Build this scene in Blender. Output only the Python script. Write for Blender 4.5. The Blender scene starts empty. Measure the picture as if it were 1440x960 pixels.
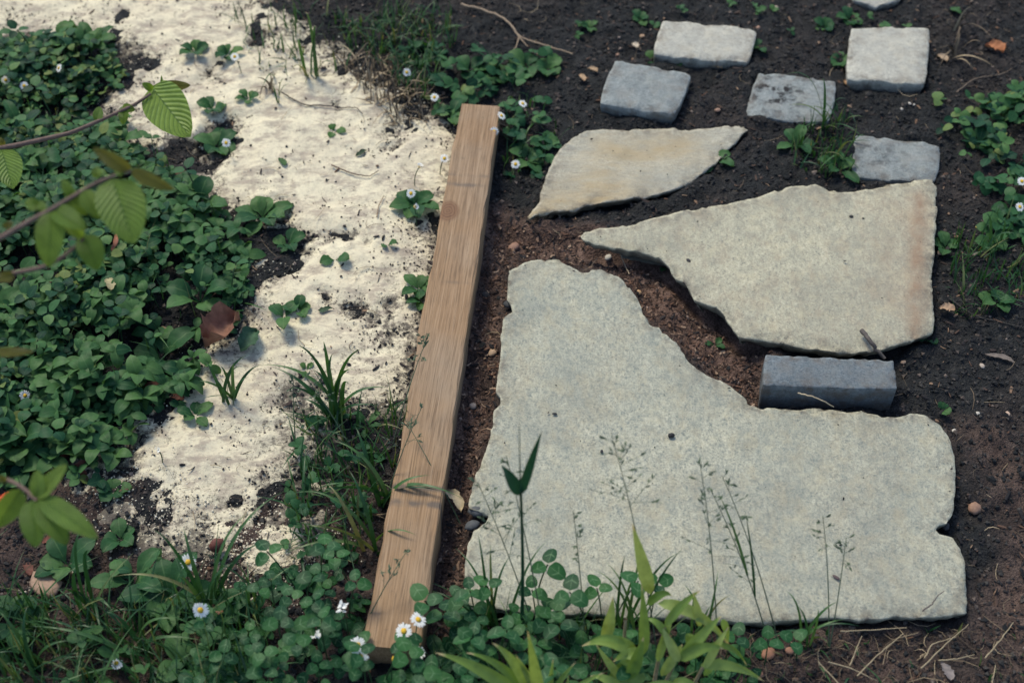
import bpy, math, random
import numpy as np
from mathutils import Vector, Matrix
from mathutils.geometry import delaunay_2d_cdt

R = math.radians
rng = np.random.default_rng(11)
random.seed(5)
scene = bpy.context.scene
COL = scene.collection

# ------------------------------------------------------------------ camera
CAM_H, PITCH, FPX = 1.60, 50.0, 2000.0            # 50 mm lens, held at standing height
cam = bpy.data.cameras.new("camera")
cam_o = bpy.data.objects.new("camera", cam)
COL.objects.link(cam_o)
cam_o.location = (0, 0, CAM_H)
cam_o.rotation_euler = (R(90 - PITCH), 0, 0)
cam.sensor_width = 36
cam.lens = FPX / 1440 * 36
cam.clip_start = 0.02
cam.clip_end = 500
cam.dof.use_dof = True
cam.dof.focus_distance = 1.98
cam.dof.aperture_fstop = 3.6
scene.camera = cam_o

# ------------------------------------------------------------------ light
SUN_FROM = Vector((-0.42, 0.62, 1.05)).normalized()
w = bpy.data.worlds.new("World")
scene.world = w
w.use_nodes = True
nt = w.node_tree
sky = nt.nodes.new("ShaderNodeTexSky")
sky.sky_type = 'NISHITA'
sky.sun_disc = False
sky.sun_elevation = math.asin(SUN_FROM.z)
sky.sun_rotation = math.atan2(SUN_FROM.x, SUN_FROM.y)
sky.dust_density = 1.2
bg = nt.nodes["Background"]
bg.inputs["Strength"].default_value = 0.1
nt.links.new(sky.outputs[0], bg.inputs["Color"])
sun = bpy.data.lights.new("sun", 'SUN')
sun.energy = 1.5
sun.angle = R(20)
sun.color = (1.0, 0.93, 0.73)
sun_o = bpy.data.objects.new("sun", sun)
COL.objects.link(sun_o)
sun_o.rotation_euler = (-SUN_FROM).to_track_quat('-Z', 'Y').to_euler()
vs = scene.view_settings
vs.view_transform = 'Standard'
vs.look = 'None'
vs.exposure = 1.13
vs.gamma = 1

# ------------------------------------------------------------------ pixel -> world point on a level plane of the real ground
_p = R(PITCH)
FWD = Vector((0, math.cos(_p), -math.sin(_p)))
UPV = Vector((0, math.sin(_p), math.cos(_p)))
def at(px, py, z=0.0):
    d = FWD * FPX + Vector((1, 0, 0)) * (px - 720) - UPV * (py - 480)
    t = (z - CAM_H) / d.z
    return Vector((d.x * t, d.y * t, z))
def poly(pts, z=0.0):
    return np.array([at(x, y, z)[:2] for x, y in pts])

# ------------------------------------------------------------------ numpy noise
def _h(ix, iy, s):
    n = (ix.astype(np.int64) * 374761393 + iy.astype(np.int64) * 668265263 + s * 1274126177) & 0xffffffff
    n = ((n ^ (n >> 13)) * 1274126177) & 0xffffffff
    return ((n ^ (n >> 16)) & 0xffff) / 32767.5 - 1.0
def vnoise(x, y, s=0):
    ix, iy = np.floor(x), np.floor(y)
    fx, fy = x - ix, y - iy
    fx = fx * fx * (3 - 2 * fx); fy = fy * fy * (3 - 2 * fy)
    a, b = _h(ix, iy, s), _h(ix + 1, iy, s)
    c, d = _h(ix, iy + 1, s), _h(ix + 1, iy + 1, s)
    return (a * (1 - fx) + b * fx) * (1 - fy) + (c * (1 - fx) + d * fx) * fy
def fbm(x, y, sc, oc=4, s=0, g=0.5):
    x = np.asarray(x, float); y = np.asarray(y, float)
    o, a = 0, 1.0
    for k in range(oc):
        o = o + a * vnoise(x * sc + 17.3 * k, y * sc - 9.1 * k, s + k)
        sc *= 2.03; a *= g
    return o
def sst(a, b, x):
    t = np.clip((x - a) / (b - a), 0, 1)
    return t * t * (3 - 2 * t)
def sdist(x, y, P):
    """signed distance to polygon P, positive inside"""
    x = np.asarray(x, float); y = np.asarray(y, float)
    d = np.full(x.shape, 1e9); ins = np.zeros(x.shape, bool)
    for i in range(len(P)):
        ax, ay = P[i]; bx, by = P[(i + 1) % len(P)]
        ex, ey = bx - ax, by - ay
        t = np.clip(((x - ax) * ex + (y - ay) * ey) / (ex * ex + ey * ey + 1e-12), 0, 1)
        d = np.minimum(d, np.hypot(x - ax - t * ex, y - ay - t * ey))
        if abs(ey) > 1e-12:
            c = (ay > y) != (by > y)
            ins ^= c & (x < ex * (y - ay) / ey + ax)
    return np.where(ins, d, -d)

# ------------------------------------------------------------------ mesh helpers
def mk_mesh(name, V, F, mat, uv=None, rnd=None, smooth=True, attrs=None):
    V = np.asarray(V, np.float32)
    me = bpy.data.meshes.new(name)
    if isinstance(F, np.ndarray):
        k = F.shape[1]; m = len(F)
        me.vertices.add(len(V)); me.vertices.foreach_set("co", V.ravel())
        me.loops.add(m * k); me.loops.foreach_set("vertex_index", F.astype(np.int32).ravel())
        me.polygons.add(m)
        me.polygons.foreach_set("loop_start", np.arange(0, m * k, k, dtype=np.int32))
        me.polygons.foreach_set("loop_total", np.full(m, k, np.int32))
        me.update(calc_edges=True)
    else:
        me.from_pydata([tuple(v) for v in V.tolist()], [], F)
        me.update()
    sm = smooth if isinstance(smooth, np.ndarray) else np.full(len(me.polygons), bool(smooth))
    me.polygons.foreach_set("use_smooth", sm)
    if uv is not None:
        l = me.uv_layers.new(name="UVMap")
        idx = np.empty(len(me.loops), np.int32); me.loops.foreach_get("vertex_index", idx)
        l.data.foreach_set("uv", np.asarray(uv, np.float32)[idx].ravel())
    at_ = dict(attrs or {})
    if rnd is not None: at_["rnd"] = rnd
    for k_, v_ in at_.items():
        a = me.attributes.new(k_, 'FLOAT', 'POINT')
        a.data.foreach_set("value", np.asarray(v_, np.float32))
    if mat is not None: me.materials.append(mat)
    return me
def link(name, me, parent=None, loc=None):
    o = bpy.data.objects.new(name, me)
    COL.objects.link(o)
    if parent is not None: o.parent = parent
    if loc is not None: o.location = loc
    return o
def tag(o, label=None, cat=None, group=None, kind=None):
    if label: o["label"] = label
    if cat: o["category"] = cat
    if group: o["group"] = group
    if kind: o["kind"] = kind
    return o
def thing(name, label, cat, loc, group=None, rz=0.0):
    o = bpy.data.objects.new(name, None)
    COL.objects.link(o)
    o.location = loc; o.rotation_euler = (0, 0, rz)
    o.empty_display_size = 0.01
    return tag(o, label, cat, group)
def copy_thing(root, loc, rz=0.0, sc=1.0, label=None, group=None, tilt=(0, 0)):
    r = root.copy(); COL.objects.link(r)
    r.location = loc; r.rotation_euler = (tilt[0], tilt[1], rz); r.scale = (sc,) * 3
    if label: r["label"] = label
    if group: r["group"] = group
    for ch in list(root.children):
        c = ch.copy(); COL.objects.link(c); c.parent = r
        for g in list(ch.children):
            d = g.copy(); COL.objects.link(d); d.parent = c
    return r
def join(parts):
    """[(V,F,uv)] -> one; F arrays of equal width"""
    Vs, Fs, Us, n = [], [], [], 0
    for V, F, U in parts:
        Vs.append(V); Fs.append(F + n); Us.append(U); n += len(V)
    return np.vstack(Vs), np.vstack(Fs), np.vstack(Us)
def grid_faces(nr, nc, wrap=False):
    f = []
    for i in range(nr - 1):
        for j in range(nc if wrap else nc - 1):
            k = (j + 1) % nc
            f.append((i * nc + j, i * nc + k, (i + 1) * nc + k, (i + 1) * nc + j))
    return np.array(f)
def nrm(v):
    return v / (np.linalg.norm(v, axis=-1, keepdims=True) + 1e-12)
def bez(p0, p1, p2, n):
    t = np.linspace(0, 1, n)[:, None]
    return (1 - t) ** 2 * np.array(p0) + 2 * t * (1 - t) * np.array(p1) + t * t * np.array(p2)
def ribbon(P, W, side=None, fold=0.25, nc=3):
    """leaf blade along P with half widths W; side = rough across direction"""
    P = np.asarray(P, float); W = np.asarray(W, float); n = len(P)
    T = nrm(np.gradient(P, axis=0))
    if side is None: side = np.cross(T.mean(0), (0, 0, 1.0)) + 1e-4
    S = nrm(np.asarray(side, float) - T * (T @ np.asarray(side, float))[:, None])
    N = nrm(np.cross(S, T))
    s = np.linspace(-1, 1, nc)
    V = (P[:, None] + S[:, None] * (s[None, :, None] * W[:, None, None])
         + N[:, None] * (np.abs(s)[None, :, None] * W[:, None, None] * fold)).reshape(-1, 3)
    U = np.stack(np.broadcast_arrays((s * .5 + .5)[None, :], np.linspace(0, 1, n)[:, None]), -1).reshape(-1, 2)
    return V, grid_faces(n, nc), U
def tube(P, Rr, n=6):
    P = np.asarray(P, float)
    Rr = np.broadcast_to(np.asarray(Rr, float), (len(P),))
    T = nrm(np.gradient(P, axis=0))
    ref = np.array((0.31, 0.17, 0.93)) if abs(T[:, 2].mean()) < .8 else np.array((1.0, .2, 0))
    A = nrm(np.cross(T, ref)); B = np.cross(T, A)
    th = np.linspace(0, 2 * math.pi, n, endpoint=False)
    V = (P[:, None] + (A[:, None] * np.cos(th)[None, :, None] + B[:, None] * np.sin(th)[None, :, None]) * Rr[:, None, None]).reshape(-1, 3)
    U = np.stack(np.broadcast_arrays((th / 6.28)[None, :], np.linspace(0, 1, len(P))[:, None]), -1).reshape(-1, 2)
    return V, grid_faces(len(P), n, True), U
def blade_w(n, w0, tip=1.2, base=0.75):
    t = np.linspace(0, 1, n)
    return w0 * np.maximum(np.clip(base + t * 1.6, 0, 1) * (1 - t ** 2.2) ** tip, 0.02)
def leaf_w(n, w0, a=0.8, b=0.75):
    t = np.linspace(0, 1, n)
    return w0 * np.maximum(np.sin(math.pi * np.clip(t, 0, 1) ** a), 0) ** b + w0 * 0.015
def lance_w(n, w0):
    t = np.linspace(0, 1, n)
    return w0 * np.maximum(np.sin(math.pi * t ** .6), 0) ** .9 * (1 - .25 * t) * 1.15 + w0 * .02
def scatter(tmpl, X, Y, Z, loc, sc):
    """place template (V,F,U) with axes X,Y,Z (M,3) at loc scaled sc"""
    V, F, U = tmpl
    M = len(loc)
    W = loc[:, None] + sc[:, None, None] * (V[None, :, :1] * X[:, None] + V[None, :, 1:2] * Y[:, None] + V[None, :, 2:3] * Z[:, None])
    FF = (F[None] + (np.arange(M) * len(V))[:, None, None]).reshape(-1, F.shape[1])
    return W.reshape(-1, 3), FF, np.tile(U, (M, 1))
def rand_axes(M, up_bias=None):
    A = nrm(rng.normal(size=(M, 3)))
    if up_bias is not None: A = nrm(A * np.array((1, 1, 0)) * up_bias + np.array((0, 0, 1.0)))
    B = nrm(np.cross(A, rng.normal(size=(M, 3))))
    return B, np.cross(A, B), A

# ------------------------------------------------------------------ materials
class NT:
    def __init__(s, name, rough=0.8, spec=0.3):
        s.m = bpy.data.materials.new(name); s.m.use_nodes = True
        s.t = s.m.node_tree; s.b = s.t.nodes["Principled BSDF"]
        s.b.inputs["Roughness"].default_value = rough
        s.b.inputs["Specular IOR Level"].default_value = spec
        s.out = s.t.nodes["Material Output"]
        s.co = s.t.nodes.new("ShaderNodeTexCoord")
    def set(s, sock, v):
        if isinstance(v, bpy.types.NodeSocket): s.t.links.new(v, sock)
        else: sock.default_value = v
    def noise(s, scale, vec=None, detail=4, rough=.55, dist=0, out="Fac"):
        n = s.t.nodes.new("ShaderNodeTexNoise")
        n.inputs["Scale"].default_value = scale; n.inputs["Detail"].default_value = detail
        n.inputs["Roughness"].default_value = rough; n.inputs["Distortion"].default_value = dist
        s.t.links.new(vec or s.co.outputs["Object"], n.inputs["Vector"])
        return n.outputs[out]
    def voro(s, scale, vec=None, out="Distance"):
        n = s.t.nodes.new("ShaderNodeTexVoronoi"); n.inputs["Scale"].default_value = scale
        s.t.links.new(vec or s.co.outputs["Object"], n.inputs["Vector"])
        return n.outputs[out]
    def mapv(s, scale=(1, 1, 1), vec=None, loc=(0, 0, 0)):
        n = s.t.nodes.new("ShaderNodeMapping"); n.inputs["Scale"].default_value = scale; n.inputs["Location"].default_value = loc
        s.t.links.new(vec or s.co.outputs["Object"], n.inputs["Vector"])
        return n.outputs[0]
    def ramp(s, fac, stops, interp='LINEAR'):
        n = s.t.nodes.new("ShaderNodeValToRGB"); n.color_ramp.interpolation = interp
        e = n.color_ramp.elements
        while len(e) < len(stops): e.new(0.5)
        for q, (p_, c) in zip(e, stops):
            q.position = p_; q.color = (*c, 1) if not isinstance(c, (int, float)) else (c, c, c, 1)
        s.set(n.inputs[0], fac)
        return n.outputs[0]
    def mix(s, fac, a, b, mode='MIX'):
        n = s.t.nodes.new("ShaderNodeMix"); n.data_type = 'RGBA'; n.blend_type = mode
        f = lambda v: (*v, 1) if isinstance(v, tuple) and len(v) == 3 else v
        s.set(n.inputs[0], fac); s.set(n.inputs[6], f(a)); s.set(n.inputs[7], f(b))
        return n.outputs[2]
    def math(s, op, a, b=0.0, c=0.0):
        n = s.t.nodes.new("ShaderNodeMath"); n.operation = op
        s.set(n.inputs[0], a); s.set(n.inputs[1], b); s.set(n.inputs[2], c)
        return n.outputs[0]
    def attr(s, name):
        n = s.t.nodes.new("ShaderNodeAttribute"); n.attribute_name = name
        return n.outputs["Fac"]
    def rnd(s):
        n = s.t.nodes.new("ShaderNodeObjectInfo")
        return s.math('FRACT', s.math('ADD', s.attr("rnd"), n.outputs["Random"]))
    def sep(s, v):
        n = s.t.nodes.new("ShaderNodeSeparateXYZ"); s.t.links.new(v, n.inputs[0]); return n.outputs
    def bump(s, h, strength=.5, dist=.002, prev=None):
        n = s.t.nodes.new("ShaderNodeBump")
        n.inputs["Strength"].default_value = strength; n.inputs["Distance"].default_value = dist
        s.t.links.new(h, n.inputs["Height"])
        if prev is not None: s.t.links.new(prev, n.inputs["Normal"])
        return n.outputs[0]
    def done(s, color, normal=None, transl=0.0, tcol=None, rough=None):
        s.set(s.b.inputs["Base Color"], (*color, 1) if isinstance(color, tuple) else color)
        if normal is not None: s.t.links.new(normal, s.b.inputs["Normal"])
        if rough is not None: s.set(s.b.inputs["Roughness"], rough)
        if transl:
            tr = s.t.nodes.new("ShaderNodeBsdfTranslucent")
            s.set(tr.inputs["Color"], color if tcol is None else tcol)
            mx = s.t.nodes.new("ShaderNodeMixShader"); mx.inputs[0].default_value = transl
            s.t.links.new(s.b.outputs[0], mx.inputs[1]); s.t.links.new(tr.outputs[0], mx.inputs[2])
            s.t.links.new(mx.outputs[0], s.out.inputs["Surface"])
        return s.m

def m_soil():
    n = NT("soil", .92, .25)
    a = n.noise(38, detail=6, rough=.65); b = n.noise(260, detail=4, rough=.7); v = n.voro(330)
    f = n.math('MULTIPLY', a, b)
    dark = n.ramp(f, [(.12, (.007, .0088, .0105)), (.27, (.021, .0222, .0235)), (.43, (.049, .047, .044)), (.6, (.10, .087, .082))])
    red = n.ramp(f, [(.12, (.03, .019, .016)), (.24, (.12, .074, .057)), (.38, (.24, .155, .12)), (.56, (.33, .24, .195))])
    c = n.mix(n.attr("tone"), dark, red)
    h = n.math('ADD', n.math('MULTIPLY', b, 1.0), n.math('MULTIPLY', v, .8))
    return n.done(c, n.bump(n.noise(1100, detail=3), .6, .0012, n.bump(h, .9, .005)))
def m_sand():
    n = NT("sand", .95, .1)
    a = n.noise(14, detail=5, rough=.6); b = n.noise(160, detail=5, rough=.7); g = n.noise(1700, detail=2)
    c = n.mix(n.ramp(a, [(.35, 0.0), (.7, 1.0)]), (.68, .617, .447), (.60, .53, .385))
    c = n.mix(n.ramp(n.noise(34, n.mapv((.8, 1.5, 1)), detail=7, rough=.72), [(.485, 0.0), (.58, .62), (.7, .85)]), c, (.27, .22, .185))
    c = n.mix(n.ramp(b, [(.5, 0.0), (.72, .65)]), c, (.42, .36, .28))
    c = n.mix(n.math('MULTIPLY', n.ramp(n.noise(9, detail=6, rough=.7), [(.5, 0.0), (.66, .6)]), n.ramp(n.noise(75, detail=6, rough=.8), [(.42, .15), (.58, 1.0)])), c, (.25, .215, .19))
    # humus dust worked into the sand, strongest where it thins out
    d = n.math('ADD', n.math('MULTIPLY', n.noise(120, detail=7, rough=.8), 1.0), n.math('MULTIPLY', n.attr("dirt"), .26))
    c = n.mix(n.ramp(d, [(.585, 0.0), (.65, .65), (.74, .92)]), c, (.06, .052, .048))
    c = n.mix(n.ramp(g, [(.3, .25), (.5, 0.0)]), c, (.42, .36, .27))
    return n.done(c, n.bump(g, .35, .0008, n.bump(b, .55, .003)))
def m_crumb(name, stops, bumpy=True, rough=.9):
    n = NT(name, rough, .2)
    c = n.ramp(n.rnd(), stops)
    c = n.mix(n.ramp(n.noise(420, detail=3), [(.35, .35), (.6, 0.0)]), c, (.012, .011, .011))
    return n.done(c, n.bump(n.noise(700, detail=3), .5, .001) if bumpy else None)
def m_stone(name, pale, grey, blue, ochre, dk=0.0, streak=(1, 1, 1), pits=.0):
    n = NT(name, .82, .25)
    v = n.mapv(streak)
    a = n.noise(9, v, detail=5, rough=.6); b = n.noise(130, v, detail=6, rough=.8); g = n.noise(330, detail=4, rough=.8)
    f = n.math('ADD', n.math('MULTIPLY', b, .5), n.math('MULTIPLY', g, .5))
    c = n.ramp(f, [(.38, tuple(x * .8 for x in blue)), (.455, grey), (.53, pale), (.62, tuple(min(1, x * 1.3) for x in pale))])
    c = n.mix(n.ramp(a, [(.42, 0.0), (.62, .4)]), c, n.mix(g, blue, grey))
    c = n.mix(n.ramp(n.noise(38, v, detail=6, rough=.75), [(.47, 0.0), (.64, .42)]), c, n.mix(g, tuple(x * .9 for x in blue), grey))
    c = n.mix(n.ramp(n.noise(31, n.mapv((1, 1, 1), loc=(3, 7, 1)), detail=6, rough=.75), [(.5, 0.0), (.66, .38)]), c, tuple(x * y for x, y in zip(pale, (1.16, 1.08, .96))))
    c = n.mix(n.math('MULTIPLY', n.ramp(n.noise(45, v, detail=4), [(.48, 0.0), (.66, 1.0)]), .2), c, ochre)
    c = n.mix(n.math('MULTIPLY', n.attr("stain"), n.ramp(n.noise(26, v, detail=5, rough=.7), [(.3, .25), (.6, 1.0)])), c, ochre)
    c = n.mix(n.math('MULTIPLY', n.ramp(n.noise(55, detail=5, rough=.7), [(.5, 0.0), (.6, 1.0)]), n.attr("blot")), c, (.022, .021, .022))
    c = n.mix(n.ramp(n.voro(150), [(.05, .85), (.105, 0.0)]) if pits else n.ramp(n.noise(300, detail=2), [(.245, .8), (.30, 0.0)]), c, (.06, .052, .045))
    c = n.mix(n.math('MULTIPLY', n.attr("grime"), n.ramp(n.noise(48, detail=6, rough=.75), [(.45, 0.0), (.62, .85)])), c, (.11, .09, .075))
    c = n.mix(n.math('MULTIPLY', n.ramp(n.noise(6, detail=4), [(.5, 0.0), (.7, .28)]), n.ramp(n.noise(85, detail=5, rough=.8), [(.4, .2), (.6, 1.0)])), c, (.16, .135, .11))
    c = n.mix(n.math('MULTIPLY', n.attr("wear"), n.ramp(n.noise(110, detail=4), [(.42, 0.0), (.6, .7)])), c, tuple(min(1, x * 1.45) for x in pale))
    c = n.mix(n.math('MULTIPLY', n.attr("side"), .6), c, (.045, .042, .04))  # side faces darkened downwards: shade painted into the colour, along with soil staining
    h = n.bump(g, .75, .002, n.bump(b, .6, .004))
    return n.done(c, h)
def m_timber():
    n = NT("weathered_pine", .72, .25)
    # local Y runs along the beam; the grain bends around one knot
    x, y, z = n.sep(n.co.outputs["Object"])
    kx, ky = -.023, .247
    dx = n.math('SUBTRACT', x, kx); dy = n.math('MULTIPLY', n.math('SUBTRACT', y, ky), .42)
    r2 = n.math('ADD', n.math('MULTIPLY', dx, dx), n.math('MULTIPLY', dy, dy))
    push = n.math('DIVIDE', n.math('MULTIPLY', dx, .00016), n.math('ADD', r2, .00012))
    xx = n.math('SUBTRACT', x, n.math('MULTIPLY', push, .012))
    xx = n.math('ADD', xx, n.math('MULTIPLY', n.noise(2.2, n.mapv((6, .8, 3)), detail=2), .016))
    cb = n.t.nodes.new("ShaderNodeCombineXYZ")
    n.set(cb.inputs[0], xx); n.set(cb.inputs[1], n.math('MULTIPLY', y, .022)); n.set(cb.inputs[2], n.math('MULTIPLY', z, .5))
    gr = n.noise(430, cb.outputs[0], detail=3, rough=.5); fine = n.noise(1000, cb.outputs[0], detail=3, rough=.6)
    broad = n.noise(30, cb.outputs[0], detail=3)
    c = n.ramp(gr, [(.30, (.155, .09, .047)), (.44, (.23, .142, .078)), (.58, (.29, .188, .11)), (.74, (.345, .24, .152))])
    c = n.mix(n.ramp(broad, [(.35, 0.0), (.7, .5)]), c, (.27, .17, .09))
    c = n.mix(n.ramp(n.noise(5, detail=4), [(.45, 0.0), (.70, .5)]), c, (.25, .205, .155))
    c = n.mix(n.ramp(n.noise(20, detail=7, rough=.8), [(.60, 0.0), (.72, .55)]), c, (.12, .09, .065))
    c = n.mix(n.ramp(fine, [(.34, .75), (.48, 0.0)]), c, (.085, .054, .033))
    # the knot
    rr = n.math('SQRT', n.math('ADD', n.math('MULTIPLY', dx, dx), n.math('MULTIPLY', n.math('SUBTRACT', y, ky), n.math('MULTIPLY', n.math('SUBTRACT', y, ky), .6))))
    ring = n.math('SINE', n.math('ADD', n.math('MULTIPLY', rr, 1500), n.math('MULTIPLY', n.noise(90), 9)))
    kn = n.mix(n.ramp(ring, [(0, 0.0), (1, .8)]), (.17, .088, .047), (.085, .042, .024))
    c = n.mix(n.ramp(rr, [(.0145, .9), (.0185, 0.0)]), c, kn)
    ck = n.math('MULTIPLY', n.ramp(n.math('ABSOLUTE', n.math('ADD', n.math('SUBTRACT', y, ky), n.math('MULTIPLY', n.noise(45, detail=3), .006))), [(.0008, 0.0), (.0024, 1.0), (.0034, 1.0), (.0046, 0.0)]), n.ramp(n.math('ADD', x, .03), [(.0, 1.0), (.022, .6), (.026, 0.0)]))
    c = n.mix(n.math('MULTIPLY', ck, .0), c, (.03, .02, .015))
    # grey scuff bars left by strapping
    ybar = 0
    for k, (y0, wd, s_) in enumerate(((-.266, .004, .8), (-.2905, .0045, 1.0), (.328, .003, .3), (.306, .004, .5), (.10, .003, .25))):
        m_ = n.math('SUBTRACT', 1.0, n.math('MINIMUM', n.math('DIVIDE', n.math('ABSOLUTE', n.math('SUBTRACT', y, y0)), wd * 1.6), 1.0))
        ybar = n.math('MAXIMUM', ybar, n.math('MULTIPLY', m_, s_))
    br = n.math('MULTIPLY', n.math('MULTIPLY', ybar, 1.3), n.ramp(n.noise(26, n.mapv((1, .6, .2)), detail=3), [(.42, 0.0), (.55, 1.0)]))
    c = n.mix(n.math('MINIMUM', br, .75), c, (.075, .067, .062))
    c = n.mix(n.ramp(n.noise(48, detail=4, rough=.7), [(.25, .7), (.33, 0.0)]), c, (.10, .072, .052))
    return n.done(c, n.bump(gr, .2, .001, n.bump(fine, .3, .0006)))
def m_leaf(name, stops, vein=None, kind="plain", rough=.42, transl=.28, spec=.35, tip=None, yel=1.0):
    n = NT(name, rough, spec)
    u, v, _ = n.sep(n.co.outputs["UV"])
    c = n.ramp(n.rnd(), stops)
    c = n.mix(n.math('MULTIPLY', n.ramp(n.noise(90, detail=3), [(.4, 0.0), (.7, 1.0)]), .4), c, tuple(x * .55 for x in stops[0][1]))
    s = n.math('ABSOLUTE', n.math('SUBTRACT', u, .5))
    nrmv = None
    if kind == "clover":       # pale chevron across each leaflet
        q = n.math('ABSOLUTE', n.math('SUBTRACT', n.math('ADD', v, n.math('MULTIPLY', s, .55)), .58))
        c = n.mix(n.math('MULTIPLY', n.ramp(q, [(.0, 1.0), (.06, 0.0)]), n.math('MULTIPLY', n.ramp(s, [(.28, .75), (.40, 0.0)]), n.ramp(n.noise(60), [(.3, .2), (.6, .9)]))), c, vein)
        c = n.mix(n.ramp(s, [(.0, .5), (.025, 0.0)]), c, vein)
    elif kind == "ribbed":     # strong parallel side veins
        q = n.math('FRACT', n.math('MULTIPLY', n.math('SUBTRACT', v, n.math('MULTIPLY', s, .62)), 11.0))
        q = n.math('ABSOLUTE', n.math('SUBTRACT', q, .5))
        c = n.mix(n.ramp(q, [(.0, .75), (.16, 0.0)]), c, vein)
        c = n.mix(n.ramp(s, [(.0, .85), (.03, 0.0)]), c, vein)
        nrmv = n.bump(n.ramp(q, [(.0, 0.0), (.5, 1.0)]), .7, .0016)
    elif kind == "blade":      # lengthwise veins, dry tip
        q = n.math('FRACT', n.math('MULTIPLY', u, 7.0)); q = n.math('ABSOLUTE', n.math('SUBTRACT', q, .5))
        c = n.mix(n.ramp(q, [(.0, .30), (.22, 0.0)]), c, vein)
        if tip is not None:
            c = n.mix(n.ramp(n.math('ADD', v, n.math('MULTIPLY', n.noise(60), .12)), [(.93, 0.0), (1.0, 1.0)]), c, tip)
    else:
        if vein is not None: c = n.mix(n.ramp(s, [(.0, .6), (.045, 0.0)]), c, vein)
        nrmv = n.bump(n.noise(140, detail=2), .35, .002)
    tc = n.mix(1.0, c, (1.7 * yel, 1.5, .55), 'MULTIPLY')
    return n.done(c, nrmv, transl, tc)
def m_flat(name, col, rough=.7, var=.25, sc=200, spec=.3, transl=0):
    n = NT(name, rough, spec)
    c = n.mix(n.ramp(n.noise(sc, detail=4), [(.35, var), (.65, 0.0)]), col, tuple(x * .35 for x in col))
    return n.done(c, n.bump(n.noise(sc * 2.5, detail=3), .4, .001), transl)

M = {}
M["soil"] = m_soil(); M["sand"] = m_sand(); M["timber"] = m_timber()
M["crumb"] = m_crumb("soil_crumb", [(.0, (.009, .011, .013)), (.5, (.026, .0268, .028)), (.8, (.056, .052, .048)), (.96, (.09, .07, .06)), (1, (.24, .19, .16))])
M["rcrumb"] = m_crumb("brown_soil_crumb", [(.0, (.018, .013, .011)), (.4, (.08, .05, .038)), (.8, (.19, .12, .09)), (1, (.34, .25, .2))])
M["hcrumb"] = m_crumb("humus_crumb", [(.0, (.025, .022, .022)), (.5, (.06, .05, .045)), (.85, (.13, .105, .09)), (1, (.26, .21, .17))])
M["scrumb"] = m_crumb("sand_crumb", [(0, (.50, .43, .32)), (.6, (.74, .66, .50)), (1, (.84, .76, .6))])
M["chip"] = m_crumb("bark_chip", [(0, (.008, .0085, .011)), (.6, (.022, .020, .022)), (.85, (.06, .042, .036)), (.96, (.14, .078, .05)), (1, (.34, .23, .15))], rough=.8)
M["gapchip"] = m_crumb("brown_leaf_litter", [(0, (.015, .011, .010)), (.45, (.06, .034, .025)), (.8, (.15, .08, .052)), (1, (.38, .27, .19))], rough=.8)
M["straw"] = m_crumb("dry_straw", [(0, (.09, .066, .045)), (.6, (.22, .165, .105)), (1, (.42, .33, .21))], False, .7)
PALE, GREY, BLUE, OCH = (.435, .42, .325), (.305, .312, .255), (.175, .208, .20), (.38, .30, .175)
M["slab"] = m_stone("quartzite_slab", PALE, GREY, BLUE, OCH, streak=(1.25, .75, 1))
M["slabr"] = m_stone("rusty_quartzite_slab", (.46, .43, .315), (.35, .33, .25), (.22, .232, .20), (.30, .205, .135), streak=(1.25, .75, 1))
M["slab2"] = m_stone("ochre_quartzite_slab", (.45, .42, .335), (.36, .345, .275), (.26, .275, .255), (.40, .31, .18), streak=(.6, 2.0, 1))
M["sett"] = m_stone("pale_cast_sett", (.45, .435, .37), (.38, .37, .325), (.30, .30, .275), (.45, .40, .31), pits=1)
M["gsett"] = m_stone("grey_cast_sett", (.27, .292, .285), (.20, .224, .224), (.135, .16, .167), (.30, .27, .23), pits=1)
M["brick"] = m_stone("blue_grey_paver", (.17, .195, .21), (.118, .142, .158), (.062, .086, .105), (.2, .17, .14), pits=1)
GR = [(0, (.006, .034, .019)), (.35, (.015, .066, .031)), (.7, (.035, .11, .042)), (.9, (.08, .18, .06)), (1, (.17, .21, .065))]
M["cover"] = m_leaf("ground_cover_leaf", GR, (.05, .13, .06), "plain", .52, .25, .14)
M["clover"] = m_leaf("clover_leaf", [(0, (.010, .055, .022)), (.5, (.022, .092, .032)), (1, (.045, .14, .042))], (.17, .30, .16), "clover", .5, .28, .18)
M["weed"] = m_leaf("weed_leaf", [(0, (.018, .07, .03)), (.5, (.04, .115, .042)), (1, (.08, .17, .055))], (.10, .19, .08), "plain", .52, .28, .15)
M["grass"] = m_leaf("grass_blade", [(0, (.012, .055, .022)), (.5, (.03, .095, .03)), (.85, (.07, .15, .045)), (1, (.2, .19, .08))], (.05, .12, .05), "blade", .4, .25)
M["dgrass"] = m_leaf("dark_reed", [(0, (.014, .06, .03)), (1, (.026, .09, .04))], (.02, .06, .03), "blade", .35, .15)
M["bamboo"] = m_leaf("dwarf_bamboo_leaf", [(0, (.12, .21, .035)), (.5, (.22, .32, .07)), (1, (.33, .40, .13))], (.2, .27, .1), "blade", .42, .3, tip=(.5, .40, .22))
M["shrub"] = m_leaf("shrub_leaf", [(0, (.13, .23, .04)), (.5, (.17, .275, .05)), (1, (.21, .32, .06))], (.04, .105, .018), "ribbed", .5, .42)
M["shrubred"] = m_leaf("young_shrub_leaf", [(0, (.15, .15, .035)), (1, (.17, .17, .04))], (.06, .07, .02), "ribbed", .45, .35)
M["twig"] = m_flat("twig_bark", (.16, .105, .085), .75, .5, 160)
M["bamboostem"] = m_flat("bamboo_cane", (.38, .30, .18), .5, .4, 120)
M["stem"] = m_flat("green_stem", (.028, .075, .028), .5, .3, 200)
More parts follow.
